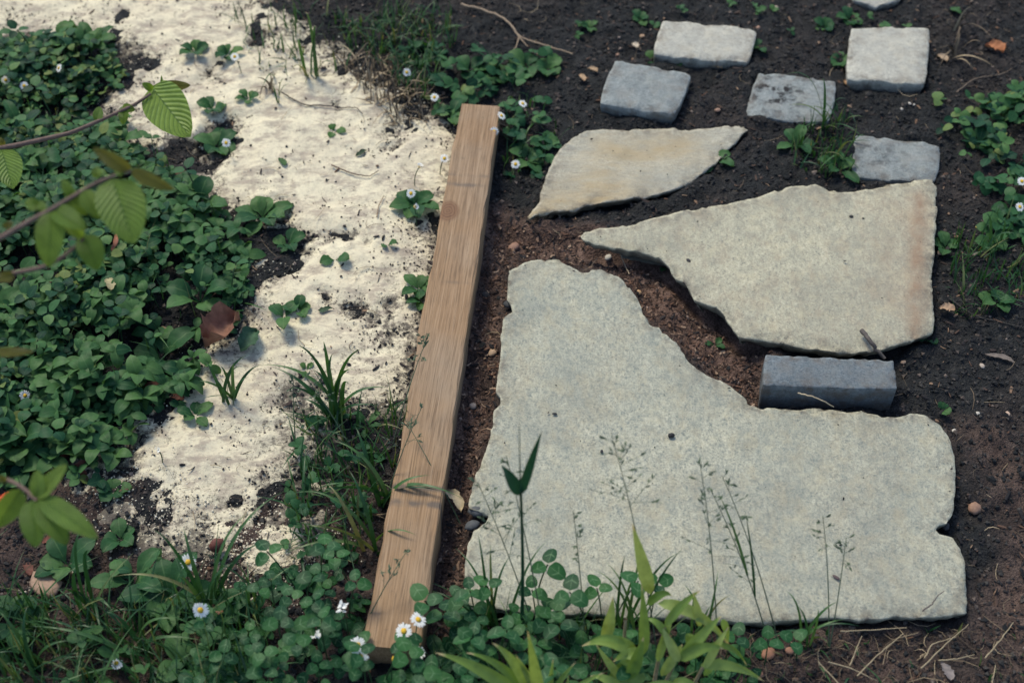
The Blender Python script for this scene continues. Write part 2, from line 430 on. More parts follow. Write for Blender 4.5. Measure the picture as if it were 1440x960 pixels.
M["petal"] = m_flat("daisy_petal", (.86, .86, .82), .6, .1, 300, transl=.25)
M["disc"] = m_flat("daisy_disc", (.72, .44, .035), .8, .5, 900)
M["seed"] = m_flat("grass_spikelet", (.085, .125, .07), .6, .4, 500)

# ------------------------------------------------------------------ outlines read off the photograph, laid on the ground
BIG = [(716,378),(728,372),(748,364),(785,364),(801,371),(815,378),(822,379),(831,375),(845,375),(863,382),(879,394),(888,404),(895,417),(902,429),(905,440),(914,452),(919,458),(927,459),(937,469),(951,481),(957,488),(964,502),(980,514),(994,524),(1012,532),(1027,541),(1040,552),(1054,564),(1072,571),(1097,572),(1128,574),(1146,571),(1174,574),(1189,578),(1210,575),(1228,578),(1242,583),(1267,584),(1288,581),(1302,584),(1316,592),(1330,606),(1339,626),(1343,641),(1345,666),(1345,691),(1342,716),(1337,730),(1334,737),(1321,738),(1315,745),(1321,752),(1339,755),(1349,772),(1356,790),(1358,808),(1360,832),(1359,864),(1330,867),(1308,866),(1285,865),(1262,864),(1230,867),(1209,871),(1191,869),(1170,867),(1131,869),(1099,870),(1053,873),(1015,871),(960,868),(880,865),(800,862),(720,858),(664,853),(653,835),(652,818),(657,768),(664,742),(684,733),(687,722),(672,716),(660,713),(661,697),(671,660),(682,635),(692,601),(695,576),(704,566),(704,558),(697,551),(699,527),(704,498),(704,470),(708,445),(719,437),(719,428),(713,420),(714,396)]
RIGHT = [(817,331),(822,326),(842,321),(870,318),(891,312),(927,304),(960,297),(1000,290),(1040,283),(1073,273),(1107,263),(1127,261),(1147,260),(1167,267),(1183,271),(1207,269),(1240,262),(1273,257),(1303,252),(1312,253),(1317,263),(1317,300),(1314,364),(1311,389),(1314,417),(1315,463),(1295,472),(1267,482),(1238,491),(1206,493),(1174,491),(1136,486),(1104,479),(1075,474),(1040,473),(1031,463),(1020,445),(1008,431),(994,427),(976,421),(971,410),(962,397),(951,389),(944,380),(937,371),(927,362),(912,355),(891,350),(866,346),(842,342),(822,337)]
LEFT = [(825,182),(867,180),(917,178),(973,178),(1017,175),(1046,176),(1053,181),(1033,200),(1016,216),(1000,230),(980,246),(960,260),(940,269),(900,277),(866,282),(833,287),(797,293),(757,299),(743,305),(750,294),(757,283),(763,260),(772,237),(780,220),(793,202),(813,187)]
BEAM_T = [(646,147),(705,149),(588,911),(513,907)]

def Wp(P, z): return poly(P, z)
Z_BIG, Z_RIGHT, Z_LEFT = .024, .031, .014
PB, PR, PL = Wp(BIG, Z_BIG), Wp(RIGHT, Z_RIGHT), Wp(LEFT, Z_LEFT)
SETTS = [  # px corners, top height, thickness, material, label, rounding, blot
    ("paving_sett", [(931,27),(1066,41),(1053,89),(917,76)], .022, "sett", "pale cream paving sett, leftmost of the two pale ones in the upper rows", .1),
    ("paving_sett", [(864,82),(975,105),(949,160),(841,143)], .031, "gsett", "grey paving sett with pitted corner, leftmost of the three grey setts", .12),
    ("paving_sett", [(1065,101),(1178,113),(1168,172),(1046,163)], .013, "gsett", "grey paving sett blotched black with dirt on its left side", 1.0),
    ("paving_sett", [(1196,37),(1309,38),(1303,118),(1190,110)], .022, "sett", "pale paving sett with worn left side at the upper right", .05),
    ("paving_sett", [(1201,189),(1324,201),(1318,255),(1198,249)], .010, "gsett", "low grey paving sett touching the top corner of the right slab", .45),
]
PS = [Wp(q[1], q[2]) for q in SETTS]
BRICK_T = [(1076,498),(1257,506),(1262,547),(1073,541)]
PK = Wp(BRICK_T, .046)
PBM = Wp(BEAM_T, .045)
FRAG = [(1200,-2),(1214,3),(1232,8),(1248,5),(1268,-2),(1275,-40),(1190,-40)]
PF = Wp(FRAG, .012)

SAND = poly([(-140,-90),(372,-90),(385,5),(440,40),(470,70),(500,98),(548,122),(585,160),(628,172),(660,176),(600,440),(570,560),(530,590),(480,585),(450,620),(455,700),(440,780),(405,835),(345,835),(300,780),(240,775),(150,745),(92,672),(120,615),(170,585),(240,552),(280,505),(335,470),(352,440),(348,370),(305,280),(245,225),(205,205),(125,165),(160,110),(150,62),(60,60),(-140,92)])
DIRT = [(372,300,30),(392,352,26),(350,340,26),(505,212,14),(560,210,12),(490,330,18),(455,420,16),(330,610,12),(375,310,38),(262,205,34),(318,178,28),(180,85,30),(400,362,34),(420,345,26),(440,690,55),(425,560,30),(375,120,34),(505,95,50),(545,200,24),(300,190,30),(340,745,45),(225,565,26),(280,225,40),(170,640,34),(205,705,30),(120,690,26),(500,440,24),(470,150,22),(300,110,30),(200,100,25),(380,345,30),(520,345,14),(460,335,14),(600,520,22),(540,430,22),(360,60,18),(120,100,30)]
BED = poly([(-160,100),(60,62),(150,64),(158,112),(118,160),(205,208),(240,232),(300,285),(345,372),(345,445),(300,470),(262,500),(262,545),(195,588),(165,600),(150,650),(60,660),(-160,660)])
GAP = poly([(705,315),(755,325),(830,330),(905,355),(965,400),(1010,435),(1040,478),(1075,490),(1070,568),(1040,550),(960,480),(905,430),(870,385),(820,370),(780,360),(720,372),(695,540),(655,700),(650,900),(600,900),(640,640),(690,300)])
HUMUS = poly([(330,700),(440,640),(520,600),(545,560),(560,700),(500,960),(-150,1150),(-150,640),(150,640),(200,720)])

def base_z(x, y):
    return .006 * fbm(x, y, 3.1, 2, 40)
def ground_z(x, y):
    x = np.asarray(x, float); y = np.asarray(y, float)
    z = base_z(x, y) + .0062 * fbm(x, y, 24, 4, 3, .62) * (1 - .35 * sst(0, .1, sdist(x, y, SAND))) + .0030 * np.abs(fbm(x, y, 85, 2, 9))
    z = z - .011 * sst(-.02, .015, sdist(x, y, GAP))
    gap = sdist(x, y, GAP); nb = np.clip(.5 + .9 * fbm(x, y, 13, 2, 44), 0, 1.2) * (gap < -.005)
    for P, dz, bank in ((PB, .012, 1), (PR, .013, 1), (PL, .016, 1), (PK, .01, 0), (PF, .012, 0), *((P_, .013, 1) for P_ in PS)):
        sd = sdist(x, y, P)
        z = z - dz * sst(-.006, .012, sd) + bank * .0075 * np.exp(-(np.maximum(-sd, 0) / .02) ** 2) * nb
    z = z + .02 * sst(0, .25, sdist(x, y, BED))
    return z
def sand_t(x, y):
    """thickness of the sand spread over the soil"""
    x = np.asarray(x, float); y = np.asarray(y, float)
    d = sdist(x, y, SAND) + .026 + .016 * fbm(x, y, 9, 4, 21, .6)
    t = .0135 * sst(-.03, .06, d) + .007 * sst(.03, .2, d) - .0085 + .0022 * fbm(x, y, 17, 4, 88, .65)
    t = t - .03 * sst(.02, .08, -d)
    nz = 1 + 1.3 * fbm(x, y, 34, 3, 77, .65)
    for px, py, r in DIRT:
        c = at(px, py, 0); rr = r / 900
        q = ((x - c.x) ** 2 + ((y - c.y) * .8) ** 2) / (rr * rr)
        t = t - .0052 * np.exp(-q * 1.1) * nz
    return t
def sand_top(x, y):
    return base_z(x, y) + sand_t(x, y) + .0022 * fbm(x, y, 30, 4, 61, .65) + .002 * fbm(x, y, 8, 2, 63)
# one table of the real surface height, sampled by everything that stands on it
_x0, _y0, _st = -1.5, .5, .006
_GX, _GY = np.meshgrid(np.arange(_x0, 1.5, _st), np.arange(_y0, 3.3, _st))
_ST = sand_t(_GX, _GY)
_SZ = np.maximum(ground_z(_GX, _GY), base_z(_GX, _GY) + _ST + .0022 * fbm(_GX, _GY, 30, 4, 61, .65) + .002 * fbm(_GX, _GY, 8, 2, 63))
def _samp(T, x, y):
    fx = np.clip((np.asarray(x, float) - _x0) / _st, 0, T.shape[1] - 1.001); fy = np.clip((np.asarray(y, float) - _y0) / _st, 0, T.shape[0] - 1.001)
    i, j = fx.astype(int), fy.astype(int); u, v = fx - i, fy - j
    return (T[j, i] * (1 - u) + T[j, i + 1] * u) * (1 - v) + (T[j + 1, i] * (1 - u) + T[j + 1, i + 1] * u) * v
def surf_z(x, y): return _samp(_SZ, x, y)
def sand_q(x, y): return _samp(_ST, x, y)
def gz(x, y): return float(surf_z(x, y))
def ag(px, py):
    """point of the real ground under a pixel"""
    p = at(px, py, 0.0)
    for _ in range(3): p = at(px, py, gz(p.x, p.y))
    return p

# ------------------------------------------------------------------ ground
def axis(a, b, st, far):
    c = list(np.arange(a, b + 1e-9, st)); lo, hi, s = [a], [b], st
    while hi[-1] < far:
        s *= 1.35; hi.append(hi[-1] + s)
    s = st
    while lo[-1] > -far:
        s *= 1.35; lo.append(lo[-1] - s)
    return np.array(lo[:0:-1] + c + hi[1:])
gx, gy = axis(-1.2, 1.2, .006, 90), axis(.62, 2.85, .006, 90)
XX, YY = np.meshgrid(gx, gy)
xs, ys = XX.ravel(), YY.ravel()
zz = ground_z(xs, ys)
tone = sst(-.05, .03, sdist(xs, ys, GAP) + .02 * fbm(xs, ys, 14, 3, 5))
low = poly([(1330,560),(1440,600),(1560,700),(1560,1100),(640,1100),(660,880),(1000,890),(1370,880)])
tone = np.maximum(tone, .62 * sst(-.03, .1, sdist(xs, ys, low) + .05 * fbm(xs, ys, 8, 3, 6)))
tone = np.maximum(tone, .45 * sst(-.03, .06, sdist(xs, ys, HUMUS) + .05 * fbm(xs, ys, 10, 3, 16)))
I = np.arange(len(xs)).reshape(len(gy), len(gx))
F = np.stack([I[:-1, :-1], I[:-1, 1:], I[1:, 1:], I[1:, :-1]], -1).reshape(-1, 4)
me = mk_mesh("ground", np.stack([xs, ys, zz], 1), F, M["soil"], attrs={"tone": np.clip(tone + .12 * fbm(xs, ys, 6, 3, 8), 0, 1)})
tag(link("ground", me), "dark crumbly garden soil under everything", "soil", kind="structure")

# ------------------------------------------------------------------ sand
sx, sy = np.arange(-1.35, .2, .005), np.arange(.95, 3.2, .005)
XX, YY = np.meshgrid(sx, sy); xs, ys = XX.ravel(), YY.ravel()
tt = sand_t(xs, ys); zt = sand_top(xs, ys)
keep = (zt > ground_z(xs, ys) - .006) & (sdist(xs, ys, GAP) < -.02)
I = np.arange(len(xs)).reshape(len(sy), len(sx)); K = keep.reshape(I.shape)
q = K[:-1, :-1] & K[:-1, 1:] & K[1:, 1:] & K[1:, :-1]
F = np.stack([I[:-1, :-1], I[:-1, 1:], I[1:, 1:], I[1:, :-1]], -1)[q]
use = np.unique(F); rm = np.full(len(xs), -1); rm[use] = np.arange(len(use))
me = mk_mesh("sand", np.stack([xs, ys, zt], 1)[use], rm[F], M["sand"],
             attrs={"dirt": (1 - sst(-.003, .011, tt))[use]})
tag(link("sand", me), "pale cream sand spread over the soil left of the timber", "sand", kind="structure")

# ------------------------------------------------------------------ stone slabs and setts
def resample(P, st):
    out = []
    for i in range(len(P)):
        a, b = P[i], P[(i + 1) % len(P)]
        k = max(1, int(round(np.linalg.norm(b - a) / st)))
        for j in range(k): out.append(a + (b - a) * j / k)
    return np.array(out)
def chaikin(P, it=2, r=.25):
    for _ in range(it):
        Q = np.roll(P, -1, 0)
        P = np.stack([P * (1 - r) + Q * r, P * r + Q * (1 - r)], 1).reshape(-1, 2)
    return P
def stone(name, P, ztop, thick, mat, label, cat, group, seed, grid=.009, rough=.0008, relief=.0009, roll=.0014, chip=.004,
          tilt=(0, 0), round_it=1, rr=.07, stain=None, blot=None, corner=0, under=.35, jag=.0026, steps=.0008):
    P = np.asarray(P, float)
    if corner:        # cut corners before rounding, keeps straight sides
        Q = []
        for i in range(len(P)):
            a, b, c = P[i - 1], P[i], P[(i + 1) % len(P)]
            Q += [b + (a - b) / np.linalg.norm(a - b) * corner, b + (c - b) / np.linalg.norm(c - b) * corner]
        P = np.array(Q)
    P = resample(chaikin(P, round_it, rr), .006)
    c0 = P.mean(0)
    n = len(P)
    T = nrm(np.roll(P, -1, 0) - np.roll(P, 1, 0)); area = np.sum(P[:, 0] * np.roll(P[:, 1], -1) - np.roll(P[:, 0], -1) * P[:, 1])
    Nn = np.stack([T[:, 1], -T[:, 0]], 1) * (1 if area > 0 else -1)
    P = P + Nn * (rough * fbm(P[:, 0] + seed, P[:, 1], 110, 3, seed) + jag * (.5 * fbm(P[:, 0], P[:, 1] + seed, 42, 2, seed + 1) - 1.3 * np.clip(fbm(P[:, 0] - seed, P[:, 1], 75, 2, seed + 2) - .35, 0, 1)))[:, None]
    lo, hi = P.min(0), P.max(0)
    A, B = np.meshgrid(np.arange(lo[0], hi[0], grid), np.arange(lo[1], hi[1], grid))
    pts = np.stack([A.ravel(), B.ravel()], 1); pts += rng.uniform(-.25, .25, pts.shape) * grid
    d = sdist(pts[:, 0], pts[:, 1], P); pts = pts[d > grid * .55]
    ring = P - Nn * .0045                                     # inner ring just inside the arris
    allp = np.vstack([P, ring, pts])
    vo, _, fo, ov, _, _ = delaunay_2d_cdt([Vector(p) for p in allp], [(i, (i + 1) % n) for i in range(n)], [], 1, 1e-7)
    vo = np.array([tuple(v) for v in vo]); ro = [o[0] if o else -1 for o in ov]
    de = sdist(vo[:, 0], vo[:, 1], P)
    def top(x, y, de):
        z = ztop + relief * fbm(x, y, 34, 4, seed + 3) + relief * 1.2 * fbm(x, y, 7, 2, seed + 9)
        z = z - roll * (1 - sst(0, .007, de)) * (.6 + .5 * fbm(x, y, 45, 2, seed + 5))
        z = z - chip * sst(.15, .4, fbm(x, y, 38, 3, seed + 7)) * (1 - sst(.004, .018, de))
        for q_, lv in enumerate((-.35, .1, .5)):
            z = z - steps * sst(lv, lv + .05, fbm(x * 1.6 + y * .5 + seed, y * .8, 5, 4, seed + 60, .55))
        return z + tilt[0] * (x - c0[0]) + tilt[1] * (y - c0[1])
    zt = top(vo[:, 0], vo[:, 1], de)
    V = [np.column_stack([vo, zt])]; faces = [tuple(f) for f in fo]; nt_ = len(faces)
    order = [None] * n
    for i, r_ in enumerate(ro):
        if 0 <= r_ < n: order[r_] = i
    order = [o for o in order if o is not None]; n = len(order)
    E = vo[order]; ze = zt[order]; T = nrm(np.roll(E, -1, 0) - np.roll(E, 1, 0)); Nn = np.stack([T[:, 1], -T[:, 0]], 1) * (1 if area > 0 else -1)
    loc_w = np.clip(sdist(E[:, 0] - Nn[:, 0] * .022, E[:, 1] - Nn[:, 1] * .022, E) / .018, 0, 1)
    loc_w = np.convolve(np.pad(loc_w, 6, mode='wrap'), np.ones(13) / 13, 'valid'); thk = thick * (.25 + .75 * loc_w)
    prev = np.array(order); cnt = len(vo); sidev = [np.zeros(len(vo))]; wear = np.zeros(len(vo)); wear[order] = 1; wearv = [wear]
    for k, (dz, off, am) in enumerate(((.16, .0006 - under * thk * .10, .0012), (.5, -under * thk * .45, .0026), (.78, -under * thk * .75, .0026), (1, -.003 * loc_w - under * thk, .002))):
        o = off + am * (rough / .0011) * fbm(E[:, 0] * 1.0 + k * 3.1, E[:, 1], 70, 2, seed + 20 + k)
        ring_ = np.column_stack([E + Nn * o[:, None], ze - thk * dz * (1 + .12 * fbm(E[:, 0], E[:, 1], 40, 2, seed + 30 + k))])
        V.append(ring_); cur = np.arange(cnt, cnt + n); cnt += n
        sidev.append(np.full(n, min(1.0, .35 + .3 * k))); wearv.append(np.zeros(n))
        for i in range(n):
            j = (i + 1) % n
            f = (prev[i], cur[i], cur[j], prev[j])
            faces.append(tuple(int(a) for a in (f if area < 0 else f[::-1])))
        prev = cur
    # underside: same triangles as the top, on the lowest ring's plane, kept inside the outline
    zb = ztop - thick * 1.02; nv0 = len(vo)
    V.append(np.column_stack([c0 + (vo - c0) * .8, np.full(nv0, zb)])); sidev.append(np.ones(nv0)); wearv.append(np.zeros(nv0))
    faces += [tuple(int(a) + cnt for a in f[::-1]) for f in fo]
    V = np.vstack(V)
    dall = np.abs(sdist(V[:, 0], V[:, 1], P))
    at_ = {"side": np.concatenate(sidev), "grime": np.exp(-dall / .014), "wear": np.concatenate(wearv), "stain": stain(V[:, 0], V[:, 1]) if stain else np.zeros(len(V)), "blot": blot(V[:, 0], V[:, 1]) if blot else np.zeros(len(V))}
    org = np.array((c0[0], c0[1], ztop - thick)); V = V - org
    sm = np.zeros(len(faces), bool); sm[:nt_] = True
    me = mk_mesh(name, V, faces, mat, smooth=sm, attrs=at_)
    # keep faces outward
    import bmesh
    bm = bmesh.new(); bm.from_mesh(me); bmesh.ops.recalc_face_normals(bm, faces=bm.faces[:]); bm.to_mesh(me); bm.free()
    return tag(link(name, me, None, org), label, cat, group)

def near_seg(pa, pb, wd, z=.04):
    a, b = at(*pa, z), at(*pb, z)
    def f(x, y):
        ex, ey = b.x - a.x, b.y - a.y
        t = np.clip(((x - a.x) * ex + (y - a.y) * ey) / (ex * ex + ey * ey), 0, 1)
        return np.exp(-(np.hypot(x - a.x - t * ex, y - a.y - t * ey) / wd) ** 2)
    return f
s_r = near_seg((1296, 272), (1288, 462), .012); s_r2 = near_seg((1272, 300), (1272, 400), .05)
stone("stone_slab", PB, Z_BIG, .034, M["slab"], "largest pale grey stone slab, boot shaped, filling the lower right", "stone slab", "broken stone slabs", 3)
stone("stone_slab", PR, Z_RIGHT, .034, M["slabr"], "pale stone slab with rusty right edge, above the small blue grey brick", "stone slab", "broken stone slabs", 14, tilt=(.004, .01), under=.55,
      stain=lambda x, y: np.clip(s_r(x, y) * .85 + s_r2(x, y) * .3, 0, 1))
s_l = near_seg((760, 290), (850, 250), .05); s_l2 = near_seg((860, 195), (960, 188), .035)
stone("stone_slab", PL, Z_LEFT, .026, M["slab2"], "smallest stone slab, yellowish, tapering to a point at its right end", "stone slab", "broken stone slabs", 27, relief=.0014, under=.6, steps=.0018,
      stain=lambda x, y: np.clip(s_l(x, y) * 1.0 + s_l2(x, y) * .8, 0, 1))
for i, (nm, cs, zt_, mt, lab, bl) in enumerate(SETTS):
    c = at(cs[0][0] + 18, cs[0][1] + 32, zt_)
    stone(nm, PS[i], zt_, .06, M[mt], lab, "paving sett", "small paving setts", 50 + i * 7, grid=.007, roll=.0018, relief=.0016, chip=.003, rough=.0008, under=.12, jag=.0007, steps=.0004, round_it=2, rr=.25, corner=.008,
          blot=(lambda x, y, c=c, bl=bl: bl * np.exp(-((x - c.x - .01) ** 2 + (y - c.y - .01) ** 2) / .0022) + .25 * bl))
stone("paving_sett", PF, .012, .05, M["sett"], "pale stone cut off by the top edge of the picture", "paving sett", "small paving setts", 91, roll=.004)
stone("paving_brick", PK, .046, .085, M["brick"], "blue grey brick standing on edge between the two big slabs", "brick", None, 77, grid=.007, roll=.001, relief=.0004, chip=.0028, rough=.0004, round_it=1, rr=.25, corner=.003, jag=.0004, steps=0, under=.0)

# ------------------------------------------------------------------ timber beam
TL, TR, BR, BL = [np.array((*p, 0.0)) for p in PBM]
ctr = (TL + TR + BR + BL) / 4
ydir = nrm((TL + TR) / 2 - (BL + BR) / 2); xdir = np.array((ydir[1], -ydir[0], 0))
L = np.linalg.norm((TL + TR) / 2 - (BL + BR) / 2); Wd = .5 * (np.linalg.norm(TR - TL) * abs(nrm(TR - TL) @ xdir) + np.linalg.norm(BR - BL) * abs(nrm(BR - BL) @ xdir))
NL = 140
th = .056; b = .0026
prof = [(-Wd/2+b, 0), (-Wd/6, 0), (Wd/6, 0), (Wd/2-b, 0), (Wd/2-b*.35, -b*.3), (Wd/2, -b), (Wd/2, -th/2), (Wd/2, -th), (-Wd/2, -th), (-Wd/2, -th/2), (-Wd/2, -b), (-Wd/2+b*.35, -b*.3)]
V = []
for i in range(NL):
    y = (i / (NL - 1) - .5) * L
    ee = min(i, NL - 1 - i)
    k = .985 if ee == 0 else 1.0
    for j, (x, z) in enumerate(prof):
        nx = (.0022 if j in (3, 4, 5, 10, 11, 0) else .001) * float(vnoise(np.array(y * 28 + j * 3.7), np.array(j * 1.3), 7)) + .0016 * float(vnoise(np.array(y * 5.), np.array(x * 40), 8))
        skew = x / Wd * (.012 if i == 0 else .0)
        V.append((x * k + nx, y + skew * 0, (z * k if z < 0 else -.0008 * (k < 1)) + .0008 * float(vnoise(np.array(y * 12.), np.array(x * 60), 9)) + .002 * math.sin(y * 2.2)))
npf = len(prof)
F = [tuple(int(v) for v in f) for f in grid_faces(NL, npf, True)]
F += [tuple(range(npf))[::-1], tuple((NL - 1) * npf + j for j in range(npf))]
me = mk_mesh("timber_beam", V, F, M["timber"], smooth=False)
bo = link("timber_beam", me, None, (ctr[0], ctr[1], .045))
bo.rotation_euler = (0, 0, math.atan2(-xdir[0] * 0 + xdir[1], xdir[0]))
tag(bo, "long weathered timber beam lying between the sand and the slabs", "timber beam")

print("beam", L, Wd)

# ------------------------------------------------------------------ scatter tools
SOLID = [PB, PR, PL, PK, PF] + PS + [PBM]
def free(x, y, m=0.0):
    ok = np.ones(len(x), bool)
    for P in SOLID: ok &= sdist(x, y, P) < -m
    return ok
def ico():
    t = (1 + 5 ** .5) / 2
    v = nrm(np.array([(-1,t,0),(1,t,0),(-1,-t,0),(1,-t,0),(0,-1,t),(0,1,t),(0,-1,-t),(0,1,-t),(t,0,-1),(t,0,1),(-t,0,-1),(-t,0,1)], float))
    f = np.array([(0,11,5),(0,5,1),(0,1,7),(0,7,10),(0,10,11),(1,5,9),(5,11,4),(11,10,2),(10,7,6),(7,1,8),(3,9,4),(3,4,2),(3,2,6),(3,6,8),(3,8,9),(4,9,5),(2,4,11),(6,2,10),(8,6,7),(9,8,1)])
    return v, f
IV, IF = ico()
OV = np.array([(1,0,0),(-1,0,0),(0,1,0),(0,-1,0),(0,0,1),(0,0,-1)], float); OF = np.array([(0,2,4),(2,1,4),(1,3,4),(3,0,4),(2,0,5),(1,2,5),(3,1,5),(0,3,5)])
def lumps(name, pts, size, mat, label, cat, sink=.3, flat=(1, 1, .75), zf=surf_z, low=False):
    BV, BF = (OV * 1.15, OF) if low else (IV, IF)
    """joined crumbs, too small and many to pick apart"""
    Vs, Fs, Rs, n = [], [], [], 0
    for k in range(6):
        s = np.arange(k, len(pts), 6)
        if len(s) == 0: continue
        tv = BV * rng.uniform(.55, 1.15, (len(BV), 1)) * np.array(flat)
        X, Y, Z = rand_axes(len(s), 1.2)
        p = pts[s]; sz = size[s]
        loc = np.column_stack([p, zf(p[:, 0], p[:, 1]) + sz * (.5 - sink)])
        V, F, _ = scatter((tv, BF, np.zeros((len(BV), 2))), X, Y, Z, loc, sz)
        Vs.append(V); Fs.append(F + n); n += len(V); Rs.append(np.repeat(rng.random(len(s)), len(BV)))
    me = mk_mesh(name, np.vstack(Vs), np.vstack(Fs), mat, rnd=np.concatenate(Rs), smooth=False)
    return tag(link(name, me), label, cat, kind="stuff")
def spread(N, x0=-1.25, x1=1.25, y0=.7, y1=2.9):
    return np.column_stack([rng.uniform(x0, x1, N), rng.uniform(y0, y1, N)])
def sizes(N, a, b, p=2.5): return a + (b - a) * rng.random(N) ** p

pts = spread(100000); ok = free(pts[:, 0], pts[:, 1], .001) & (sand_q(pts[:, 0], pts[:, 1]) < .004)
ingap = sdist(pts[:, 0], pts[:, 1], GAP) > -.02
dk = pts[ok & ~ingap]
lumps("soil_crumbs", dk, sizes(len(dk), .0009, .0048, 2.4), M["crumb"], "loose dark crumbs of garden soil", "soil crumbs", low=True)
g2 = spread(60000); okg = (sdist(g2[:, 0], g2[:, 1], GAP) > -.015); g2 = g2[okg]; g2 = g2[free(g2[:, 0], g2[:, 1], .001)]
lumps("brown_soil_crumbs", g2, sizes(len(g2), .0008, .0045, 2.8), M["rcrumb"], "reddish brown soil crumbs between the slabs and the timber", "soil crumbs")
big = spread(3600); big = big[free(big[:, 0], big[:, 1], .012) & (sdist(big[:, 0], big[:, 1], SAND) < -.02)]
lumps("soil_clods", big, sizes(len(big), .003, .0085, 2), M["crumb"], "larger dark lumps of garden soil", "soil lumps", .55, (1, 1, .6))
# dark humus crumbs strewn over the sand, thick where it thins out
pts = spread(150000, -1.25, .1, 1.0, 2.9); t = sand_q(pts[:, 0], pts[:, 1])
pr = np.where(t > .003, .006 + .8 * (1 - sst(.002, .014, t)) ** 1.5 * (fbm(pts[:, 0], pts[:, 1], 26, 3, 90) > -.1) + .05 * (fbm(pts[:, 0], pts[:, 1], 16, 3, 99) > .75), 0)
s_ = pts[(rng.random(len(pts)) < pr) & free(pts[:, 0], pts[:, 1])]
lumps("humus_crumbs", s_, sizes(len(s_), .0004, .0024, 2.6), M["hcrumb"], "dark crumbs of soil strewn over the sand", "soil crumbs", .1)
# pale sand clots at the ragged edge of the spread
pts = spread(140000, -1.25, .1, .95, 2.9); t = sand_q(pts[:, 0], pts[:, 1])
pr = np.exp(-((t - .0) / .007) ** 2) * .3 * (fbm(pts[:, 0], pts[:, 1], 12, 3, 95) > -.2) * (sdist(pts[:, 0], pts[:, 1], SAND) > -.10)
s_ = pts[(rng.random(len(pts)) < pr) & free(pts[:, 0], pts[:, 1])]
extra = []
for (px, py, r, k) in ((400,800,62,900),(250,720,60,500),(330,770,50,400),(350,840,40,250),(150,690,40,150),(60,820,30,120),(430,640,30,200),(480,740,20,60)):
    c = at(px, py, 0); extra.append(np.array((c.x, c.y)) + rng.normal(size=(k, 2)) * r / 1000 * .55)
s_ = np.vstack([s_] + extra); s_ = s_[free(s_[:, 0], s_[:, 1])]
lumps("sand_clots", s_, sizes(len(s_), .0004, .0022, 2.4), M["scrumb"], "pale clots of sand along the ragged edge of the spread", "sand clots", .1)

def slivers(name, pts, ln, wd, mat, label, cat, lift=.0015, curl=.15, up=.28):
    """flat bent chips or straws joined"""
    tv = []
    N_ = len(pts)
    Vs, Fs, Rs, n = [], [], [], 0
    for k in range(8):
        s = np.arange(k, N_, 8)
        if len(s) == 0: continue
        m = 4; tt_ = np.linspace(-.5, .5, m)
        bend = rng.normal() * curl
        P = np.column_stack([bend * (tt_ ** 2) * 2, tt_, rng.normal() * .08 * (tt_ ** 2) * 4])
        V0, F0, U0 = tube(P, np.array([.7, 1, .95, .6]) * .5, 4)
        C = np.repeat(P, 4, 0); V0 = C + (V0 - C) * np.array((1, .3, .45))
        X, Y, Z = rand_axes(len(s), up)
        p = pts[s]; loc = np.column_stack([p, surf_z(p[:, 0], p[:, 1]) + lift])
        L_ = ln[s]; W_ = wd[s]
        # anisotropic scale: length along Y, width across
        Cc = np.repeat(P, 4, 0); off = V0 - Cc
        W0 = loc[:, None] + L_[:, None, None] * (Cc[None, :, :1] * X[:, None] + Cc[None, :, 1:2] * Y[:, None] + Cc[None, :, 2:3] * Z[:, None]) \
            + W_[:, None, None] * (off[None, :, :1] * X[:, None] + off[None, :, 1:2] * Y[:, None] + off[None, :, 2:3] * Z[:, None])
        Vs.append(W0.reshape(-1, 3)); Fs.append((F0[None] + (np.arange(len(s)) * len(V0))[:, None, None]).reshape(-1, 4) + n)
        n += W0.shape[0] * W0.shape[1]; Rs.append(np.repeat(rng.random(len(s)), len(V0)))
    me = mk_mesh(name, np.vstack(Vs), np.vstack(Fs), mat, rnd=np.concatenate(Rs), smooth=False)
    return tag(link(name, me), label, cat, kind="stuff")
pts = spread(34000); pr = np.where(sand_q(pts[:, 0], pts[:, 1]) < .004, .75, .05)
pts = pts[(rng.random(len(pts)) < pr) & free(pts[:, 0], pts[:, 1], .003)]
slivers("bark_litter", pts, sizes(len(pts), .003, .016, 2.2), sizes(len(pts), .0012, .0058, 2), M["chip"], "small bits of bark and rotted leaf lying on the soil", "bark litter")
pts = spread(30000, -.3, .5, .8, 2.1); pts = pts[(sdist(pts[:, 0], pts[:, 1], GAP) > -.01) & free(pts[:, 0], pts[:, 1], .002)]
slivers("bark_litter", pts, sizes(len(pts), .002, .015, 2.4), sizes(len(pts), .001, .005, 2), M["gapchip"], "brown leaf and bark crumbs in the gap between timber and slabs", "bark litter")
pts = spread(2600); pts = pts[free(pts[:, 0], pts[:, 1], .004)]
pp = np.where(sand_q(pts[:, 0], pts[:, 1]) < .004, .5, .45)
pts = pts[rng.random(len(pts)) < pp]
slivers("straw_litter", pts, sizes(len(pts), .008, .05, 2.2), sizes(len(pts), .0005, .0014, 2), M["straw"], "short bits of dry straw strewn on soil and sand", "straw litter", .003, .5, .2)
lt = poly([(1000,885),(1440,880),(1500,1000),(1000,1000)])
pts = spread(4000, 0, 1, .7, 1.2); pts = pts[(sdist(pts[:, 0], pts[:, 1], lt) > 0) & free(pts[:, 0], pts[:, 1], .003)][:150]
slivers("straw_litter", pts, sizes(len(pts), .01, .07, 1.8), sizes(len(pts), .0005, .0015, 2), M["straw"], "dry grass litter on the soil below the big slab", "straw litter", .004, .6, .25)
